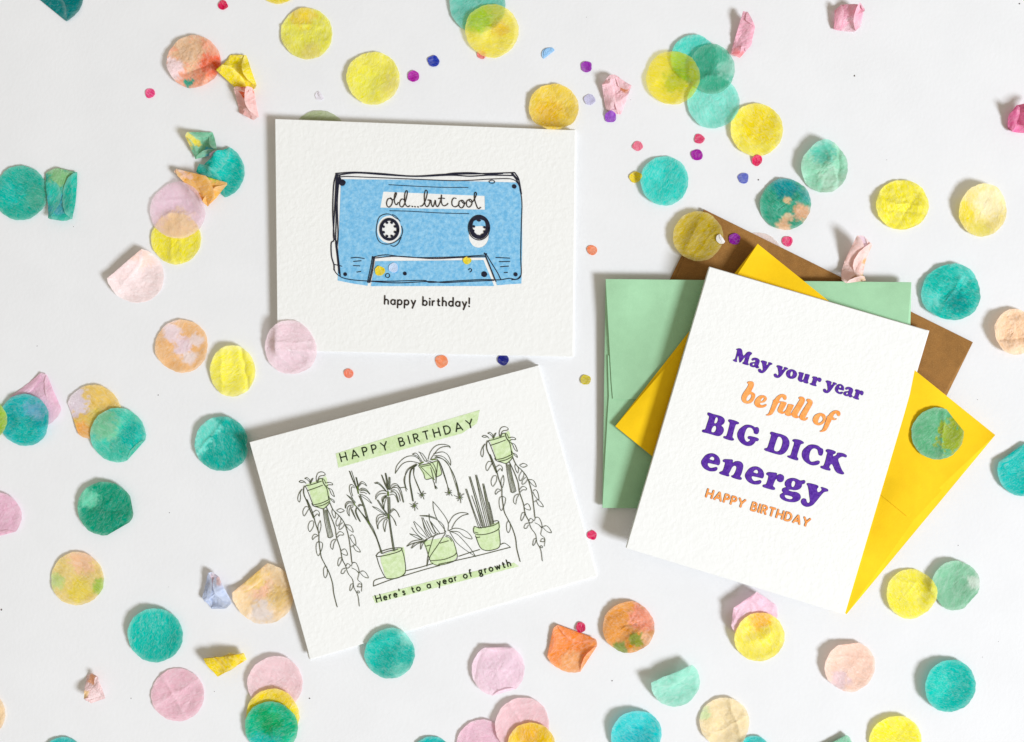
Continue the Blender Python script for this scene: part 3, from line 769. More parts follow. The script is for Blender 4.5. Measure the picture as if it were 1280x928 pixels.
# spider plant hanging in the middle
fl = Print(F2, 0.2); fl.fill([Z3([(265,350),(380,322),(490,290),(530,450),(470,478),(420,490),(345,505)])])
b3 = fl.build('spider_plant_drawing', I_MINT, card2)
a = Print(F2, 0.6)
Ls(a, Z5, 0.72, [(25,562),(40,500),(100,440),(170,430),(225,470)], [(25,562),(80,490),(140,470),(205,482)])
Ls(a, Z3, 0.72, [(262,350),(320,430),(345,505),(420,492)], [(265,345),(370,325),(480,290),(490,285)], [(280,362),(400,338)], [(490,290),(520,380),(530,445),(470,480)], [(290,360),(420,490)], [(485,300),(470,480)],
   [(190,215),(240,205),(300,290)], [(190,215),(250,240),(285,300)], [(265,190),(310,210),(360,280)], [(275,190),(335,290)],
   [(375,275),(400,190),(460,120),(540,100),(620,118),(630,145)], [(400,280),(440,220),(500,150),(570,125),(625,130)], [(440,210),(540,188),(600,220),(635,290),(635,345)], [(635,345),(600,290),(540,240),(450,230)],
   [(450,250),(540,270),(610,340),(660,430),(710,560),(740,690)], [(470,240),(560,280),(630,370),(690,500),(725,690)], [(480,270),(520,340),(560,460),(620,640)], [(500,290),(540,380),(590,540),(610,640)],
   [(330,290),(390,320),(440,400),(465,480),(465,550)], [(350,285),(420,310),(460,380),(470,470),(466,550)], [(405,370),(420,430),(440,500)], [(430,510),(470,620)], [(445,540),(458,615)], [(460,580),(482,610)],
   [(250,330),(160,380),(110,460),(95,520),(110,600)], [(240,325),(130,400),(105,520),(118,598)], [(245,340),(180,400),(165,520),(185,640),(205,760)], [(235,340),(170,400),(160,540),(195,760)], [(215,370),(210,460),(250,560),(300,680)], [(205,380),(215,480),(290,670)],
   [(50,605),(110,600),(135,625)], [(112,600),(122,645)])
for x, y, r, n in ((215,812,56,9),(305,687,54,8),(618,660,50,8),(742,715,66,9)):
    for k in range(n):
        an = 2 * math.pi * k / n + x
        rr_ = r * (0.8 + 0.25 * math.sin(k * 2.3 + y))
        Ls(a, Z3, 0.75, [(x, y), (x + rr_ * .55 * math.cos(an), y + rr_ * .55 * math.sin(an)), (x + rr_ * math.cos(an + .12), y + rr_ * math.sin(an + .12))])
a.build('ink_lines', I_OLIVE, b3)
c = Print(F2, 0.5)
Ls(c, Z3, 0.8, [(240,335),(175,400),(163,530),(200,760)], [(210,375),(213,470),(295,675)], [(460,245),(550,275),(620,355),(732,690)], [(415,400),(430,480)])
c.build('ink_shading', I_GREY, b3)
c = Print(F2, 0.9)
Ls(c, Z3, 1.5, [(270,330),(320,305)], [(415,280),(470,270)], [(425,490),(445,510)])
Ls(c, Z3, 1.2, [(213,800),(217,822)], [(303,680),(307,694)], [(617,652),(619,668)], [(740,705),(744,722)])
c.build('ink_shading', I_OLIVEG, b3)

# ------------------------------------------------------------------ tissue confetti
m, nt, b = new_mat('tissue_paper')
M_TISSUE = m
LK = nt.links
nt.nodes.remove(b)
outn = nt.nodes["Material Output"]
at = nt.nodes.new('ShaderNodeAttribute'); at.attribute_name = 'dye'
tc = nt.nodes.new('ShaderNodeTexCoord')
oi = nt.nodes.new('ShaderNodeObjectInfo')
ad = nt.nodes.new('ShaderNodeVectorMath'); ad.operation = 'ADD'
mu = nt.nodes.new('ShaderNodeVectorMath'); mu.operation = 'SCALE'
LK.new(oi.outputs['Location'], mu.inputs[0]); mu.inputs['Scale'].default_value = 7.3
LK.new(tc.outputs['Object'], ad.inputs[0]); LK.new(mu.outputs[0], ad.inputs[1])
mp = nt.nodes.new('ShaderNodeMapping')
mp.inputs['Scale'].default_value = (1.0, 2.2, 1.0)
rx = nt.nodes.new('ShaderNodeVectorRotate'); rx.rotation_type = 'Z_AXIS'
am_ = nt.nodes.new('ShaderNodeMath'); am_.operation = 'MULTIPLY'; am_.inputs[1].default_value = 6.28
LK.new(oi.outputs['Random'], am_.inputs[0]); LK.new(am_.outputs[0], rx.inputs['Angle'])
LK.new(ad.outputs[0], rx.inputs['Vector']); LK.new(rx.outputs[0], mp.inputs[0])
mott = noise_node(nt, ad.outputs[0], 16, 6, 0.65, 0.3)
fib = noise_node(nt, mp.outputs[0], 34, 7, 0.74, 1.6)
hsv = nt.nodes.new('ShaderNodeHueSaturation')
mr = nt.nodes.new('ShaderNodeMapRange'); mr.inputs[1].default_value = 0.3; mr.inputs[2].default_value = 0.7; mr.inputs[3].default_value = 0.98; mr.inputs[4].default_value = 1.16
LK.new(mott.outputs[0], mr.inputs[0]); LK.new(mr.outputs[0], hsv.inputs['Value'])
mr2 = nt.nodes.new('ShaderNodeMapRange'); mr2.inputs[1].default_value = 0.35; mr2.inputs[2].default_value = 0.65; mr2.inputs[3].default_value = 1.10; mr2.inputs[4].default_value = 0.84
LK.new(fib.outputs[0], mr2.inputs[0]); LK.new(mr2.outputs[0], hsv.inputs['Saturation'])
LK.new(at.outputs['Color'], hsv.inputs['Color'])
fr_ = ramp(nt, fib.outputs[0], [(0.50, (0, 0, 0)), (0.68, (0.26,) * 3)])
f2 = noise_node(nt, mp.outputs[0], 11, 6, 0.7, 2.0)
fr2 = ramp(nt, f2.outputs[0], [(0.46, (0, 0, 0)), (0.72, (0.40,) * 3)])
gl = nt.nodes.new('ShaderNodeGamma'); gl.inputs[1].default_value = 0.42
LK.new(hsv.outputs[0], gl.inputs[0])
mxa = nt.nodes.new('ShaderNodeMix'); mxa.data_type = 'RGBA'; LK.new(gl.outputs[0], mxa.inputs[7])
LK.new(fr_.outputs[0], mxa.inputs[0]); LK.new(hsv.outputs[0], mxa.inputs[6])
mxb = nt.nodes.new('ShaderNodeMix'); mxb.data_type = 'RGBA'; LK.new(gl.outputs[0], mxb.inputs[7])
LK.new(fr2.outputs[0], mxb.inputs[0]); LK.new(mxa.outputs[2], mxb.inputs[6])
col = mxb.outputs[2]
hm = nt.nodes.new('ShaderNodeMath'); hm.operation = 'MULTIPLY_ADD'
LK.new(mott.outputs[0], hm.inputs[0]); hm.inputs[1].default_value = 0.4; LK.new(fib.outputs[0], hm.inputs[2])
bp = nt.nodes.new('ShaderNodeBump'); bp.inputs['Strength'].default_value = 0.55; bp.inputs['Distance'].default_value = 0.010
LK.new(hm.outputs[0], bp.inputs['Height'])
df = nt.nodes.new('ShaderNodeBsdfDiffuse'); tl = nt.nodes.new('ShaderNodeBsdfTranslucent'); tp = nt.nodes.new('ShaderNodeBsdfTransparent')
LK.new(col, df.inputs[0]); LK.new(col, tl.inputs[0]); LK.new(bp.outputs[0], df.inputs['Normal'])
gm = nt.nodes.new('ShaderNodeGamma'); gm.inputs[1].default_value = 0.55
LK.new(col, gm.inputs[0]); LK.new(gm.outputs[0], tp.inputs[0])
m1 = nt.nodes.new('ShaderNodeMixShader'); m1.inputs[0].default_value = 0.14
LK.new(df.outputs[0], m1.inputs[1]); LK.new(tl.outputs[0], m1.inputs[2])
m2 = nt.nodes.new('ShaderNodeMixShader')
LK.new(at.outputs['Alpha'], m2.inputs[0]); LK.new(tp.outputs[0], m2.inputs[1]); LK.new(m1.outputs[0], m2.inputs[2])
LK.new(m2.outputs[0], outn.inputs['Surface'])

import numpy as np
PAD = 80
HM = np.zeros((HH + 2 * PAD, W + 2 * PAD), dtype=np.float32)     # height of whatever already lies there (px)
yy, xx = np.mgrid[0:HM.shape[0], 0:HM.shape[1]]
xx = xx - PAD; yy = yy - PAD
for q_, f_ in ((QK, FK), (QG, FG), (QY, FY), (Q1, F1), (Q2, F2), (Q3, F3)):
    ins = np.ones(HM.shape, bool)
    for i in range(4):
        (ax, ay), (bx, by) = q_[i], q_[(i + 1) % 4]
        ins &= ((bx - ax) * (yy - ay) - (by - ay) * (xx - ax)) >= 0
    HM[ins] = np.maximum(HM[ins], f_(xx, yy)[ins])

def mixc(a, b, t): return tuple(a[i] + (b[i] - a[i]) * t for i in range(3))

def flake(name, label, cat, group, cx, cy, r, col, ry=None, rot=0, z=0.7, patches=(), folds=(), creases=(), lift=None, bowl=1.5,
          wrinkle=0.7, crumple=0, alpha=0.66, seed=None, wob=0.02, under=False):
    seed = seed if seed is not None else int(cx * 7 + cy * 13) % 9973
    rnd = random.Random(seed)
    if alpha >= 0.6: alpha = 1 - (1 - alpha) * 0.55
    small = r < 12
    rings, seg = (5, 18) if small else (25, 80)
    ry = ry or r
    ph = [rnd.uniform(0, 6.28) for _ in range(5)]
    am = [rnd.uniform(-1, 1) * wob * k for k in (0.5, 0.7, 0.5, 0.3, 0.25)]
    bm = bmesh.new()
    vs = [[bm.verts.new((0, 0, 0))]]
    cr_, sr_ = math.cos(math.radians(rot)), math.sin(math.radians(rot))
    for i in range(1, rings + 1):
        row = []
        for j in range(seg):
            a = 2 * math.pi * j / seg
            q = i / rings
            k = 1 + (0.006 * math.sin(j * 1.9 + ph[0] * 3) + 0.007 * math.sin(j * 0.83 + ph[1] * 5)) * q + sum(am[n] * math.cos((n + 2) * a + ph[n]) for n in range(5)) * q
            x, y = r * q * k * math.cos(a), ry * q * k * math.sin(a)
            row.append(bm.verts.new((x * cr_ - y * sr_, x * sr_ + y * cr_, 0)))
        vs.append(row)
    for j in range(seg):
        bm.faces.new((vs[0][0], vs[1][j], vs[1][(j + 1) % seg]))
    for i in range(1, rings):
        for j in range(seg):
            bm.faces.new((vs[i][j], vs[i + 1][j], vs[i + 1][(j + 1) % seg], vs[i][(j + 1) % seg]))
    # paper coordinates stay with the sheet
    lx = bm.verts.layers.float.new('ppx'); ly = bm.verts.layers.float.new('ppy')
    for v in bm.verts: v[lx] = v.co.x; v[ly] = v.co.y
    for f in bm.faces: f.smooth = True
    for fo in folds:
        a, d = math.radians(fo[0]), fo[1]
        over = fo[2] if len(fo) > 2 else 1
        n = Vector((math.cos(a), math.sin(a), 0))
        bmesh.ops.bisect_plane(bm, geom=bm.verts[:] + bm.edges[:] + bm.faces[:], plane_co=n * d, plane_no=n, dist=0.02)
        for e in bm.edges:
            if all(abs(v.co.dot(n) - d) < 0.03 for v in e.verts): e.smooth = False
        hi = max(v.co.z for v in bm.verts); lo = min(v.co.z for v in bm.verts)
        for v in bm.verts:
            t = v.co.dot(n) - d
            if t > 0.03:
                v.co -= n * (2 * t)
                if over > 0:
                    v.co.z = -v.co.z + min(t * 0.4, 2 * hi + 0.5) + 0.03 * t
                else:
                    v.co.z = -v.co.z - min(t * 0.4, -2 * lo + 0.5) - 0.02 * t
    # height field
    cre = []
    for _ in range(int(crumple > 0) * (14 if not small else 4)):
        a = rnd.uniform(0, math.pi); cre.append((math.cos(a), math.sin(a), rnd.uniform(-.7, .7) * r, rnd.uniform(-1, 1)))
    off = Vector((seed * 0.37, seed * 0.11, 0))
    fine = []
    if not small:
        for _ in range(rnd.randint(4, 7)):
            a = rnd.uniform(0, math.pi)
            fine.append((math.cos(a), math.sin(a), rnd.uniform(-.75, .75) * r, rnd.choice((-1, 1)) * rnd.uniform(.35, .8), rnd.uniform(.9, 1.6), rnd.uniform(-.03, .03), rnd.uniform(0, 6.28)))
    for v in bm.verts:
        x, y = v.co.x, v.co.y
        rad = math.hypot(x, y) / r
        h = bowl * rad * rad
        q = (Vector((x, y, 0)) if folds else Vector((v[lx], v[ly], 0))) / max(r, 10)
        h += wrinkle * (noise.noise(q * 1.3 + off) * 2.6 + noise.noise(q * 3.5 + off) * 0.35 + (0.45 - abs(noise.noise(Vector((q.x * 4 + q.y * 2.4, q.y * 10 - q.x * 7, 0)) + off))) * 0.9)
        for (fx, fy, fd, fa, fw, fs_, fp) in fine:
            t = x * fx + y * fy - fd + 1.6 * noise.noise(q * 2.5 + off)
            al = -x * fy + y * fx
            h += wrinkle * (fa * math.exp(-abs(t) / fw) * (0.5 + 0.5 * math.sin(al / r * 2 + fp)) + fs_ * abs(t))
        if lift:
            la = math.radians(lift[0])
            t = (x * math.cos(la) + y * math.sin(la)) / r
            h += lift[1] * max(0, (t + 0.55) / 1.55) ** 1.7
        for c in creases:                       # (angle of the normal, offset, height, width)
            ca = math.radians(c[0])
            t = x * math.cos(ca) + y * math.sin(ca) - c[1] + noise.noise(q * 2 + off) * 3
            h += c[2] * math.exp(-abs(t) / c[3])
        for (nx_, ny_, d, w) in cre:
            h += crumple * w * abs(nx_ * v[lx] + ny_ * v[ly] - d) / r
        v.co.z += h
    lo = min(v.co.z for v in bm.verts)
    for v in bm.verts: v.co.z -= lo
    # drape: the sheet rests on whatever already lies under it
    bm.verts.ensure_lookup_table(); bm.verts.index_update()
    co = np.array([v.co[:] for v in bm.verts])
    ix = np.clip(np.round(co[:, 0] + cx + PAD).astype(int), 0, HM.shape[1] - 1)
    iy = np.clip(np.round(cy - co[:, 1] + PAD).astype(int), 0, HM.shape[0] - 1)
    t_ = np.full(len(co), 0.0)
    if not under:
        sup = HM[iy, ix].astype(float)
        t_ = sup.copy()
        if sup.max() - sup.min() > 0.2:
            ed = np.array([(e.verts[0].index, e.verts[1].index) for e in bm.edges])
            deg = np.zeros(len(co)); np.add.at(deg, ed[:, 0], 1); np.add.at(deg, ed[:, 1], 1)
            for _ in range(60 if not small else 6):
                s_ = np.zeros(len(co))
                np.add.at(s_, ed[:, 0], t_[ed[:, 1]]); np.add.at(s_, ed[:, 1], t_[ed[:, 0]])
                t_ = np.maximum(sup, s_ / deg)
    zz = co[:, 2] + t_ + (z if under else 0.5)
    z = float(zz.min())
    for v, q_ in zip(bm.verts, zz): v.co.z = q_ - z
    if not under:
        for dy in (-1, 0, 1):
            for dx in (-1, 0, 1):
                np.maximum.at(HM, (np.clip(iy + dy, 0, HM.shape[0] - 1), np.clip(ix + dx, 0, HM.shape[1] - 1)), zz)
    # dye
    cl = bm.verts.layers.float_color.new('dye')
    def tone(h):
        r_, g_, b_ = lin(h)
        if g_ > .3 and g_ < r_ and b_ > g_ * .9:
            return mixc((r_, g_, b_ * .97), (1, 1, 1), .2)
        if r_ > .6 and b_ < .25:
            return (min(.96, r_ * 1.03), min(.92, g_ * 1.0), b_ * 1.25)
        return tuple(min(.97, q * (1 + .2 * g_)) for q in (r_, g_, b_))
    base = tone(col)
    for v in bm.verts:
        q = Vector((v[lx], v[ly], 0))
        c = base
        for (dx, dy, pr_, pc, soft) in patches:
            w = noise.noise(q / 9 + off) * 0.5 + noise.noise(q / 3.2 + off) * 0.5
            t = math.hypot(v[lx] - dx, v[ly] + dy) / pr_ + w
            soft_ = soft * .6
            k = min(1, max(0, (1 + soft_ - t) / (2 * soft_)))
            c = mixc(c, tone(pc), k * k * (3 - 2 * k))
        # dye sits a little unevenly: paler fringe
        k = max(0, (math.hypot(v[lx], v[ly]) / r - 0.86) / 0.14) if not small else 0
        c = mixc(c, (0.85, 0.85, 0.8), 0.14 * k)
        v[cl] = (*c, alpha)
    for v in bm.verts: v.co *= S
    me = bpy.data.meshes.new(name); bm.to_mesh(me); bm.free()
    me.materials.append(M_TISSUE)
    o = bpy.data.objects.new(name, me)
    scn.collection.objects.link(o)
    o.location = P(cx, cy, z)
    o['label'] = label; o['category'] = cat; o['group'] = group
    return o

GC = 'tissue paper confetti circles'
def C(label, *a, **k): return flake('tissue_confetti', label, 'confetti', GC, *a, **k)
def X(label, *a, **k):
    k.setdefault('crumple', 4); k.setdefault('wrinkle', 1.5); k.setdefault('alpha', 0.72)
    k['folds'] = list(k.get('folds', ())) * 2
    return flake('crumpled_tissue', label, 'confetti', 'crumpled scraps of tissue confetti', *a, **k)

TEAL, TEAL2, SEA = '#12b5a6', '#10a79c', '#6fbf9f'
CY, YE, YE2 = '#55d0c0', '#faee3a', '#e9d92e'
PK, PK2, PCH = '#f3c4da', '#f2b8cc', '#f6cfa8'

# ---- upper left
C('dark teal circle folded in half at the corner of the tabletop', 70, -3, 34, '#037a7a', folds=[(231, 15)], alpha=.86, bowl=1)
C('peach and orange circle with a tiny teal stain on its rim', 244, 79, 33, '#f5a878', patches=[(-8,-14,22,'#e8c088',.5),(-26,8,12,'#f4cfd2',.5),(20,4,14,'#f77b4e',.5),(34,2,10,'#f0561a',.4),(-6,27,6,'#2fa78b',.3)], creases=[(110,-9,-2.2,2.5),(60,8,1.5,4)], alpha=.75, wrinkle=1.6)
X('small yellow crumpled scrap touching the peach circle', 298, 96, 29, '#f6e41f', folds=[(150,22),(20,19),(228,13),(290,24),(85,26)], z=1.5, alpha=.85, crumple=5)
X('pink scrap with an orange patch tucked under the yellow crumpled scrap', 311, 131, 24, '#f6bcb8', patches=[(0,-12,9,'#f0622a',.4)], folds=[(10,12),(190,13),(80,17),(240,15)], z=1.0)
X('tiny green and yellow crumpled scrap above the folded teal wedge', 256, 182, 22, '#7dbf9d', patches=[(-14,-4,8,'#e2d24c',.4),(6,10,7,'#4fb3cf',.5)], folds=[(20,15),(200,16),(95,15),(285,15)], z=2.0)
X('lavender sliver between the green scrap and the teal wedge', 270, 202, 12, '#d8c2dc', folds=[(0,6),(180,6),(110,9)], z=6.0, crumple=2)
C('teal circle folded into a wedge beside the orange striped sliver', 272, 215, 34, TEAL, folds=[(126,15.3),(228,17.5)], z=1, alpha=.82)
X('folded yellow and orange sliver between the teal wedge and the pale pink circle', 250, 234, 35, '#f3bf57', patches=[(-20,-10,14,'#f2cbb5',.5),(14,-4,10,'#9dbb42',.4),(4,8,12,'#f7b13c',.4)], folds=[(75,13.5),(224,9.5),(318,25)], z=5, crumple=2)
C('lemon yellow circle overlapped by the pale pink one', 221, 299, 31, YE, ry=32, creases=[(5,-6,1.2,3),(0,6,1.0,3)], z=0.7)
C('pale pink circle resting on the lemon yellow circle', 224, 264, 35, '#f3cde0', z=3.4, alpha=.58, creases=[(92,14,1.2,3)], patches=[(0,20,20,'#f8d0c0',.4)])
C('blush cone shaped circle with a raised fold and a long shadow', 172, 345, 34, '#f8dcdd', folds=[(130,18.6)], lift=(130,17), alpha=.85, creases=[(140,6,1.5,4)], patches=[(8,-22,14,'#f7d0c4',.5)])
C('teal green circle joined to a folded square of the same teal', 27, 242, 34, '#22b09a', patches=[(20,6,14,'#3fae93',.5),(-14,0,16,'#14b8a8',.6)], alpha=.78)
X('teal circle folded into a square with a pale green corner', 79, 244, 34, '#2bb39d', patches=[(-2,-24,16,'#86be83',.5),(-6,14,14,'#3fa9b4',.3)], folds=[(186,18),(355,17),(78,31),(262,33)], z=1.6, crumple=2, alpha=.8)
C('peach and pink mottled circle beside a narrow lemon one', 228, 433, 33, '#f5c57c', patches=[(2,0,12,'#f2d2dc',.5),(-12,-18,12,'#f3d6dc',.6),(18,-8,8,'#f4d7cf',.5),(10,14,8,'#f4dbd5',.6)], alpha=.62)
C('narrow lemon circle with one upright crease', 292, 464, 28, '#faf04a', ry=32, lift=(110,4), creases=[(8,15,-2.4,2.2),(0,-14,1.5,4)], alpha=.75)
C('pale pink circle lying across the corner of the cassette card', 365, 435, 33, '#f6d3e1', z=14, alpha=.62, creases=[(90,6,1.2,3)], wob=.035)
C('teal circle with a pale band, touching the corner of the houseplant card', 279, 555, 34, '#12a898', z=1.2, alpha=.78, lift=(140,4), patches=[(-24,-10,12,'#63cdbd',.5),(-14,-22,11,'#63cdbd',.5),(-28,4,8,'#63cdbd',.5)], creases=[(140,17,1.8,2.0)])
C('pink circle folded to a point behind a teal circle', 48, 500, 34, '#f2bcdb', folds=[(25,24),(128,24)], z=.8, alpha=.72, crumple=1.5)
C('teal and sky blue circle over the pointed pink one', 33, 525, 32.5, '#15b5b4', patches=[(12,-12,13,'#6ab6cf',.7),(0,14,18,'#0fb6ab',.7)], z=4.2, alpha=.74)
C('lime green circle just entering from the tabletop edge', -16, 524, 27, '#a9cc4c', z=4, alpha=.75)
C('yellow circle with a lavender side overlapped by a teal one', 118, 515, 34, '#f1cf63', patches=[(-26,-14,20,'#e6d3e0',.35),(-14,26,13,'#f5b757',.5),(6,10,12,'#e8d55a',.6)], folds=[(200,27,-1)], alpha=.66, creases=[(70,6,1.2,3)])
C('teal circle with a bright rim fold overlapping the yellow and lavender one', 149, 544, 34, '#3fc0a6', patches=[(-16,-10,18,'#77c39b',.6),(18,0,16,'#1ab9a8',.6)], folds=[(318,29)], z=3.4, alpha=.72)
C('deep emerald circle with a paler rim', 134, 635, 35, '#149673', ry=33, patches=[(-22,-12,12,'#5dbf9b',.6)], folds=[(300,30,-1),(10,33,-1)], creases=[(80,-2,-1.6,2.5),(140,26,1.5,4)], alpha=.78, bowl=4)
C('pink circle cut off at the tabletop edge below the lime green one', 0, 645, 29, '#f4b6d5', folds=[(285,24)], alpha=.72, bowl=3)
C('yellow circle with peach top and green edges', 98, 723, 33, '#eed677', patches=[(6,-22,16,'#f3c49c',.6),(28,10,10,'#a9c44e',.5),(-28,4,10,'#c3d283',.5),(2,14,14,'#ecd84f',.7)], alpha=.66)
X('small periwinkle and pink crumpled scrap beside a peach folded circle', 271, 738, 25, '#c2cde4', patches=[(2,-14,10,'#e6bfc4',.6),(4,-4,5,'#8d88b8',.6)], folds=[(25,13),(165,14),(215,18),(60,19),(275,22)], z=1)
C('peach and yellow circle with a folded top edge against the houseplant card', 331, 741, 38, '#f2cfa0', patches=[(-4,-6,14,'#f5c1a2',.6),(18,6,14,'#eccb76',.6),(-4,24,14,'#efdcd2',.6),(-14,-20,16,'#efd070',.5)], folds=[(130,26)], lift=(150,5), alpha=.7, wrinkle=1.6, under=True)
C('plain bright teal circle with a soft curled rim', 196, 793, 34, '#0eb5a4', patches=[(0,0,40,'#10b4a3',.3)], lift=(135,5), bowl=3, alpha=.84, wrinkle=.6)
X('small yellow cone of folded tissue', 280, 828, 31, '#f4dc22', patches=[(14,-4,12,'#d8b716',.5)], folds=[(97,11),(301,11),(213,14)], z=1, crumple=3, alpha=.9, lift=(140,6))
X('tiny pink and cream crumpled scrap', 121, 859, 19, '#efc9cb', patches=[(-2,-12,6,'#f2b27c',.4),(-10,4,5,'#eecf9a',.4)], folds=[(15,10),(185,11),(285,15),(235,14),(70,17)], z=1, crumple=2.5)
C('rose pink circle with fine creases near the tabletop bottom', 223, 868, 33, '#f1b3c8', alpha=.72, creases=[(30,-6,1.2,2.5),(120,4,1.0,3)])
C('pink circle at the top of a stack of three', 345, 853, 34, '#f3c4cd', lift=(140,5), alpha=.68)
C('yellow circle in the middle of a stack of three', 342, 892, 33, '#f8e02e', z=5, alpha=.7)
C('emerald circle lying on top of the pink and yellow stack', 340, 908, 33, '#12b587', patches=[(-10,24,20,'#16b9ac',.6),(-4,-8,16,'#14a765',.6)], z=6.4, alpha=.72)
C('teal circle mostly beyond the bottom of the tabletop view', 79, 948, 27, '#1fb3ae', alpha=.8)
C('peach circle barely entering at the bottom corner', -22, 891, 30, '#f8d0a6')
# ---- bottom middle
C('teal circle lying half on the lower edge of the houseplant card', 488, 815, 31, '#1ab2a2', ry=33, z=10.5, patches=[(22,-20,10,'#7fd0c2',.7),(12,24,12,'#62c7b6',.7)], lift=(100,4), wob=.05, alpha=.76)
C('lilac pink circle with a squared crease', 623, 836, 33, '#f2c8de', folds=[(90,28),(284,29)], creases=[(170,27,-1.5,3)], lift=(120,5), alpha=.78, crumple=1.5)
C('pink circle leaning under the rose one at the bottom edge', 603, 932, 33, '#f1b6d0', z=.5, alpha=.75)
C('rose circle in the cluster at the bottom edge', 653, 905, 34, '#f3bcc6', alpha=.72, creases=[(30,0,1.4,2.5)], lift=(140,3))
C('golden yellow circle on top of the rose one', 664, 932, 30, '#f2cd2c', z=4.2, patches=[(20,10,14,'#d9d84c',.6),(-4,-14,12,'#f0bd35',.6)], alpha=.76)
C('teal circle peeking in beside the pink one at the bottom edge', 540, 946, 26, '#1fb5b0', alpha=.8)
C('orange circle folded over along two straight sides', 714, 808, 32, '#fb9440', patches=[(0,20,14,'#f9b064',.5)], folds=[(70,20),(168,27),(328,26)], lift=(160,6), alpha=.85, crumple=2)
C('ochre and coral circle with an olive stain', 785, 783, 32, '#e39a3f', patches=[(20,-12,18,'#f59e72',.5),(10,16,10,'#8f9a32',.4),(-10,28,9,'#8b9b3e',.4),(24,14,7,'#f3b98c',.5)], alpha=.78, wrinkle=1.6)
C('seafoam circle folded in half with a tall raised edge', 843, 851, 31, '#93d2bd', folds=[(113,14.3)], lift=(115,15), alpha=.8, creases=[(60,0,-2.5,3)], crumple=1.5)
C('aqua circle with a curled far rim', 795, 918, 32, '#35c4c4', patches=[(0,8,18,'#1fb5bb',.5)], lift=(140,7), alpha=.76)
C('aqua circle peeking out under the cream one', 942, 940, 21, '#3cc2bd', z=.4, alpha=.78)
C('cream and pale green circle near the bottom edge', 905, 902, 31, '#f4d9ac', patches=[(-26,-12,8,'#cfdca6',.5)], creases=[(20,14,1.6,2.5),(300,6,1.2,2.5)], alpha=.72)
X('pink folded circle tucked behind a lemon one below the envelopes', 940, 768, 31, '#f3bcd6', folds=[(125,24),(55,27),(175,27)], lift=(130,7), crumple=2, alpha=.74)
C('lemon circle with an orange band over the pink folded one', 948, 795, 32, '#f8ec50', ry=31, patches=[(0,-22,13,'#f3c13f',.5)], z=6, alpha=.7)
C('grey green circle with a pointed tip', 1192, 731, 31, '#86bf9c', folds=[(318,28,-1),(215,28,-1)], patches=[(26,-4,9,'#c4d5c6',.6)], lift=(130,5), alpha=.76)
C('lemon circle partly over a grey green one beside the yellow envelope', 1137, 742, 31, '#f6ee45', z=3.4, creases=[(80,14,1.3,2.5)], lift=(190,4), alpha=.7)
C('blush circle with a shaded fold', 1061, 832, 32, '#f6cbb8', folds=[(95,29)], creases=[(85,12,1.6,2.5)], lift=(135,6), alpha=.78, patches=[(-12,18,12,'#edc4c8',.6)])
C('bright teal circle with a long soft shadow', 1185, 856, 33, '#0fb6a8', lift=(165,8), patches=[(-14,0,16,'#2fc2b2',.7)], alpha=.8, bowl=3)
C('lemon yellow circle cut by the bottom edge', 1118, 926, 33, '#faf03a', lift=(110,4), alpha=.72)
C('grey green circle with a raised fold at the bottom edge', 1036, 938, 30, '#84bf9f', folds=[(118,9)], lift=(120,14), alpha=.82)
# ---- right
C('peach ruffled circle cut by the side edge of the view', 1266, 415, 28, '#f4c9a4', creases=[(95,-8,-2,2.5),(60,8,1.4,3)], wrinkle=1.9, lift=(180,4), wob=.06, alpha=.76)
C('large bright teal circle with a rumpled surface', 1187, 366, 37, '#14b8a8', ry=35, patches=[(10,12,14,'#0a9e96',.6),(-24,10,12,'#4fc9bb',.6),(18,-24,12,'#48c6b9',.6)], creases=[(150,-2,1.5,3)], bowl=4, wrinkle=1.5, wob=.05, alpha=.8)
C('teal circle cut by the side edge beyond the yellow envelope', 1277, 587, 33, '#17b9b0', folds=[(125,26)], lift=(160,5), alpha=.8)
C('green circle with an olive side resting on the yellow envelope', 1171, 542, 32, '#5fae7e', z=17.5, folds=[(38,27,-1)], patches=[(20,4,20,'#94ab2c',.18)], creases=[(0,6,1.8,2.0)], alpha=.93, wob=.01)
C('lemon yellow circle with a ridge across the middle', 1126, 257, 33, '#faee3a', ry=31, creases=[(82,2,1.8,2.0),(84,-7,-1.6,2.5)], alpha=.75, wrinkle=1.3)
C('pale butter yellow circle with a tall curled edge', 1226, 264, 31, '#f3e27c', ry=32, patches=[(-22,6,14,'#eedc42',.6),(-2,26,14,'#ede05a',.7),(10,-10,18,'#f4dfae',.6)], lift=(120,9), alpha=.8)
C('pale jade rumpled circle, scalloped at one side', 1029, 210, 29, '#8ecbab', ry=32, patches=[(-4,-22,16,'#5fbea6',.6),(8,16,14,'#a8d3b8',.6)], creases=[(0,18,-2.6,2.2),(20,10,1.5,3)], lift=(110,5), wob=.05, alpha=.8, wrinkle=1.6)
C('teal circle with orange and cream streaks', 981, 256, 32, '#33a07f', patches=[(0,-24,16,'#118f92',.6),(20,10,10,'#e2b27a',.5),(4,16,6,'#dcc39a',.6),(-2,28,9,'#e7b98e',.5),(2,-4,5,'#d9bb8c',.6),(26,-10,9,'#3ea49b',.6)], alpha=.8, wrinkle=1.4)
C('bright aqua circle beside a yellow dot', 830, 227, 30, '#38cabd', ry=31, creases=[(60,-12,1.5,2.5)], lift=(190,3), alpha=.74)
C('golden olive circle resting on the corner of the kraft envelope', 872, 296, 31, '#c4a92a', z=7, alpha=.6, lift=(150,5), creases=[(320,12,1,1.5)])
C('faint blush circle hidden under the kraft envelope', 947, 322, 31, '#edd6d0', z=.4, alpha=.45, wrinkle=.2, bowl=.3, under=True)
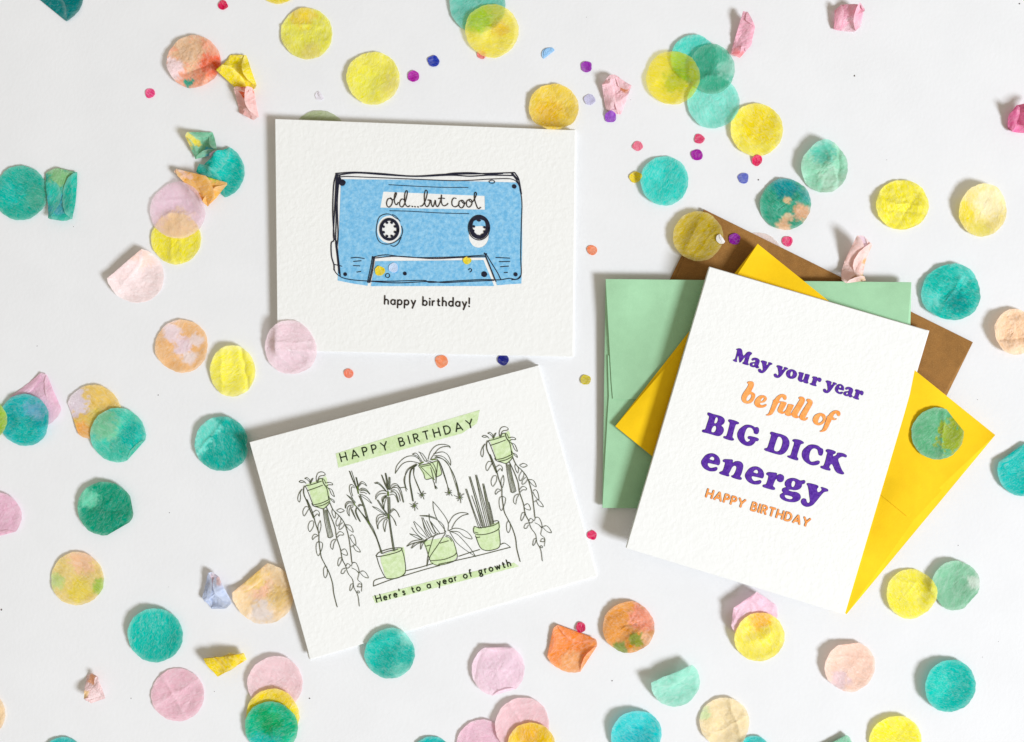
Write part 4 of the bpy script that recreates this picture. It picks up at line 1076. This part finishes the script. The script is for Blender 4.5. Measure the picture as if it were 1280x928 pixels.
X('pink and orange tissue standing folded on the mint envelope edge', 1065, 329, 31, '#f3c5bd', patches=[(9,0,9,'#eab06c',.4),(8,-14,8,'#eec0a8',.5),(8,20,8,'#d9c07a',.5),(6,-24,8,'#e8c6dc',.5)], folds=[(162,11),(351,15),(277,25),(47,27)], z=17.5, lift=(80,24), crumple=3, alpha=.85)
C('lemon yellow circle beside the overlapping aqua circles', 945, 163, 33, '#f8ec4a', patches=[(4,-6,22,'#f2de22',.7)], z=.8, lift=(180,3), alpha=.7)
C('aqua circle at the upper end of the overlapping four', 867, 74, 29, '#52cfbe', z=.5, alpha=.72)
C('pale aqua circle at the lower end of the overlapping four', 891, 129, 32.5, '#84dccb', z=.7, alpha=.7)
C('sea green circle in the middle of the overlapping four', 889, 88, 29, '#4fb596', ry=31, patches=[(20,0,12,'#8fcdb8',.7)], z=5, alpha=.55)
C('lemon and lime circle at the front of the overlapping four', 840, 99, 33, '#f8ea40', patches=[(4,4,14,'#d2d92c',.7)], z=5, alpha=.42, lift=(190,1.5))
X('slim rose scrap standing on its edge', 926, 46, 28, '#f3a5c0', patches=[(-4,24,8,'#f08f86',.5)], folds=[(165,7),(352,14),(25,17),(318,17)], z=1, crumple=4, lift=(165,6))
X('pink crumpled scrap touching a violet dot', 769, 119, 29, '#f7c3cf', patches=[(10,-6,5,'#d9935c',.35)], folds=[(340,15),(190,15),(100,23),(265,24),(60,19),(140,20),(225,21)], z=1, crumple=6)
X('rose crumpled scrap alone near the top edge', 1059, 23, 28, '#f5a3c1', patches=[(4,14,14,'#f9cfdf',.6)], folds=[(355,16),(180,18),(85,14),(262,17),(130,17),(40,17),(312,19)], z=1, crumple=6)
X('magenta pink crumpled scrap at the side edge', 1274, 150, 27, '#ee7fb0', folds=[(0,16),(180,17),(100,17),(265,17),(140,16),(220,19),(310,20)], z=1, crumple=9, alpha=.85)
C('pale teal circle behind the lemon one at the top edge', 597, 7, 35, '#6cc0ae', z=.7, alpha=.72, creases=[(50,2,-1.2,2.5)])
flake('confetti_dot', 'salmon dot half hidden under the lemon circle with a lime side', 'confetti', 'small punched confetti dots', 602, 69, 5.5, '#ee7f70', bowl=.4, wrinkle=.25, crumple=.35, alpha=.88, wob=.1)
C('lemon circle with a lime side overlapping the pale teal one', 615, 40, 33, '#f8ec58', patches=[(-16,-16,16,'#c9db3c',.6),(10,-4,10,'#f0d23c',.6)], z=3.4, alpha=.55, creases=[(75,3,1.4,2.5)])
C('golden yellow circle lying on the top edge of the cassette card', 692, 136, 31, '#f3d645', ry=30, z=13.5, creases=[(60,0,1.2,3),(30,10,-1,3)], alpha=.78, patches=[(-6,8,18,'#ecc22c',.7)])
C('lime yellow circle with a notch of gold at its top', 384, 43, 32, '#eeec50', patches=[(-6,-26,16,'#ecd43c',.6),(4,26,14,'#eadf5e',.7),(-24,14,10,'#e6e04c',.7)], creases=[(90,10,1.4,2.5)], alpha=.7)
C('chartreuse circle next to a magenta dot', 467, 99, 33, '#f4ee50', patches=[(24,12,14,'#ece36a',.7),(-6,6,16,'#f0ee50',.8)], lift=(200,3), alpha=.7)
C('yellow circle just entering at the top edge', 349, -20, 26, '#f0dc3e', alpha=.7)
C('olive green circle hidden under the cassette card', 399, 171, 33, '#a9b489', z=.4, alpha=.8, wrinkle=.1, bowl=.3, under=True)

# ---- small punched dots
GD = 'small punched confetti dots'
DOTS = [
 ('crimson dot near the top edge by the peach circle',279,7,'#d3143f',6.0), ('coral pink dot left alone between the peach circle and the card',188,117,'#ee4f7c',6.2),
 ('royal blue dot beside the magenta one',542,77,'#2f3fae',7.2), ('magenta dot next to the chartreuse circle',517,96,'#b52fa8',7.2),
 ('white bent dot above the cassette card',400,120,'#e6dfec',6.0), ('sky blue half dot near the top edge',686,68,'#93c3ea',8.5),
 ('purple dot beside the lavender one',733,84,'#9c3bb0',7.0), ('lavender dot beside the pink crumpled scrap',737,125,'#b9b4df',7.0),
 ('violet dot touching the pink crumpled scrap',763,147,'#9a4fc4',7.0), ('salmon dot above the bright aqua circle',797,183,'#e96a7a',6.3),
 ('raspberry dot between aqua and lemon circles',874,174,'#e24868',6.3), ('magenta purple dot under the raspberry one',871,194,'#a51fa0',7.2),
 ('crimson dot under the lemon circle rim',946,201,'#e01f50',6.6), ('periwinkle blue dot near the streaked teal circle',929,223,'#6670c4',6.8),
 ('yellow dot touching the bright aqua circle',794,222,'#f0d827',7.2), ('orange dot between the cassette card and the mint envelope',740,313,'#f3894f',6.3),
 ('rosy red dot above the kraft envelope edge',984,302,'#e8416a',6.6), ('purple dot resting on the kraft envelope',918,299,'#8e1f9c',7.2),
 ('white dot on the rim of the golden olive circle',901,299,'#ece8e6',6.2), ('orange dot under the cassette card, the smaller of two',436,467,'#f48a62',6.0),
 ('orange dot under the cassette card, the larger of two',552,452,'#f59357',8.0), ('navy dot at the lower edge of the cassette card',629,450,'#20237c',7.0),
 ('olive yellow dot beside the mint envelope',732,475,'#c9b83a',6.4), ('pinkish red dot between the houseplant card and the lettered card',740,669,'#e2345c',6.0),
 ('dark crimson pinched dot above the folded orange circle',726,784,'#cf0f45',6.2), ('yellow dot on the cassette drawing beside a pale blue dot',475,339,'#f2d713',6.2),
 ('pale blue dot on the cassette drawing',492,335,'#c4d6f2',6.0), ('yellow dot on the upper rim line of the cassette window',584,326,'#f3dc2c',5.0),

]
for lab, x, y, c, r in DOTS:
    z = 0.7
    k = {}
    if lab.startswith('navy'): k['under'] = True
    if r in (6.2, 5.0, 6.0) and 470 < x < 600 and 320 < y < 345: z = F1(x, y) + 1.0
    if lab.startswith('purple dot resting'): z = FK(x, y) + 1
    if lab.startswith('white dot on'): z = 16
    if 'half dot' in lab: k['folds'] = [(308, 1)]
    if 'bent' in lab or 'white dot' in lab: k['folds'] = [(35, 2.5)]
    if 'brown dot' in lab: z = .5
    flake('confetti_dot', lab, 'confetti', GD, x, y, r, c, z=z, bowl=0.4, wrinkle=.25, crumple=.35, alpha=.88 if 'white' not in lab else .8, wob=.10, **k)

# ---- dust and lint on the white surface
M_DUST = paper_mat('lint', (0.12, 0.10, 0.09), 0.3)
rd = random.Random(5)
vs, fs = [], []
spots = [(387,873,1.1),(1068,95,1.2),(765,851,1.0),(2,762,1.3),(1274,5,1.1),(198,494,.8),(948,225,1.3),(212,641,.7),(164,873,.8)]
spots += [(rd.uniform(10, 1270), rd.uniform(10, 918), rd.uniform(.35, .6)) for _ in range(16)]
for x, y, r in spots:
    z_ = HM[int(y) + PAD, int(x) + PAD]
    if z_ > 1: continue
    b0 = len(vs); n = 6; ph = rd.uniform(0, 6)
    vs.append(P(x, y, z_ + r * .8))
    for i in range(n):
        k = rd.uniform(.6, 1.2) * r
        vs.append(P(x + k * math.cos(ph + i * 1.047), y + k * math.sin(ph + i * 1.047), z_ + .06))
    for i in range(n): fs.append((b0, b0 + 1 + i, b0 + 1 + (i + 1) % n))
ds = mesh_obj('dust_specks', vs, fs, M_DUST)
ds['kind'] = 'stuff'; ds['label'] = 'tiny dark dust specks scattered on the white tabletop'; ds['category'] = 'dust'
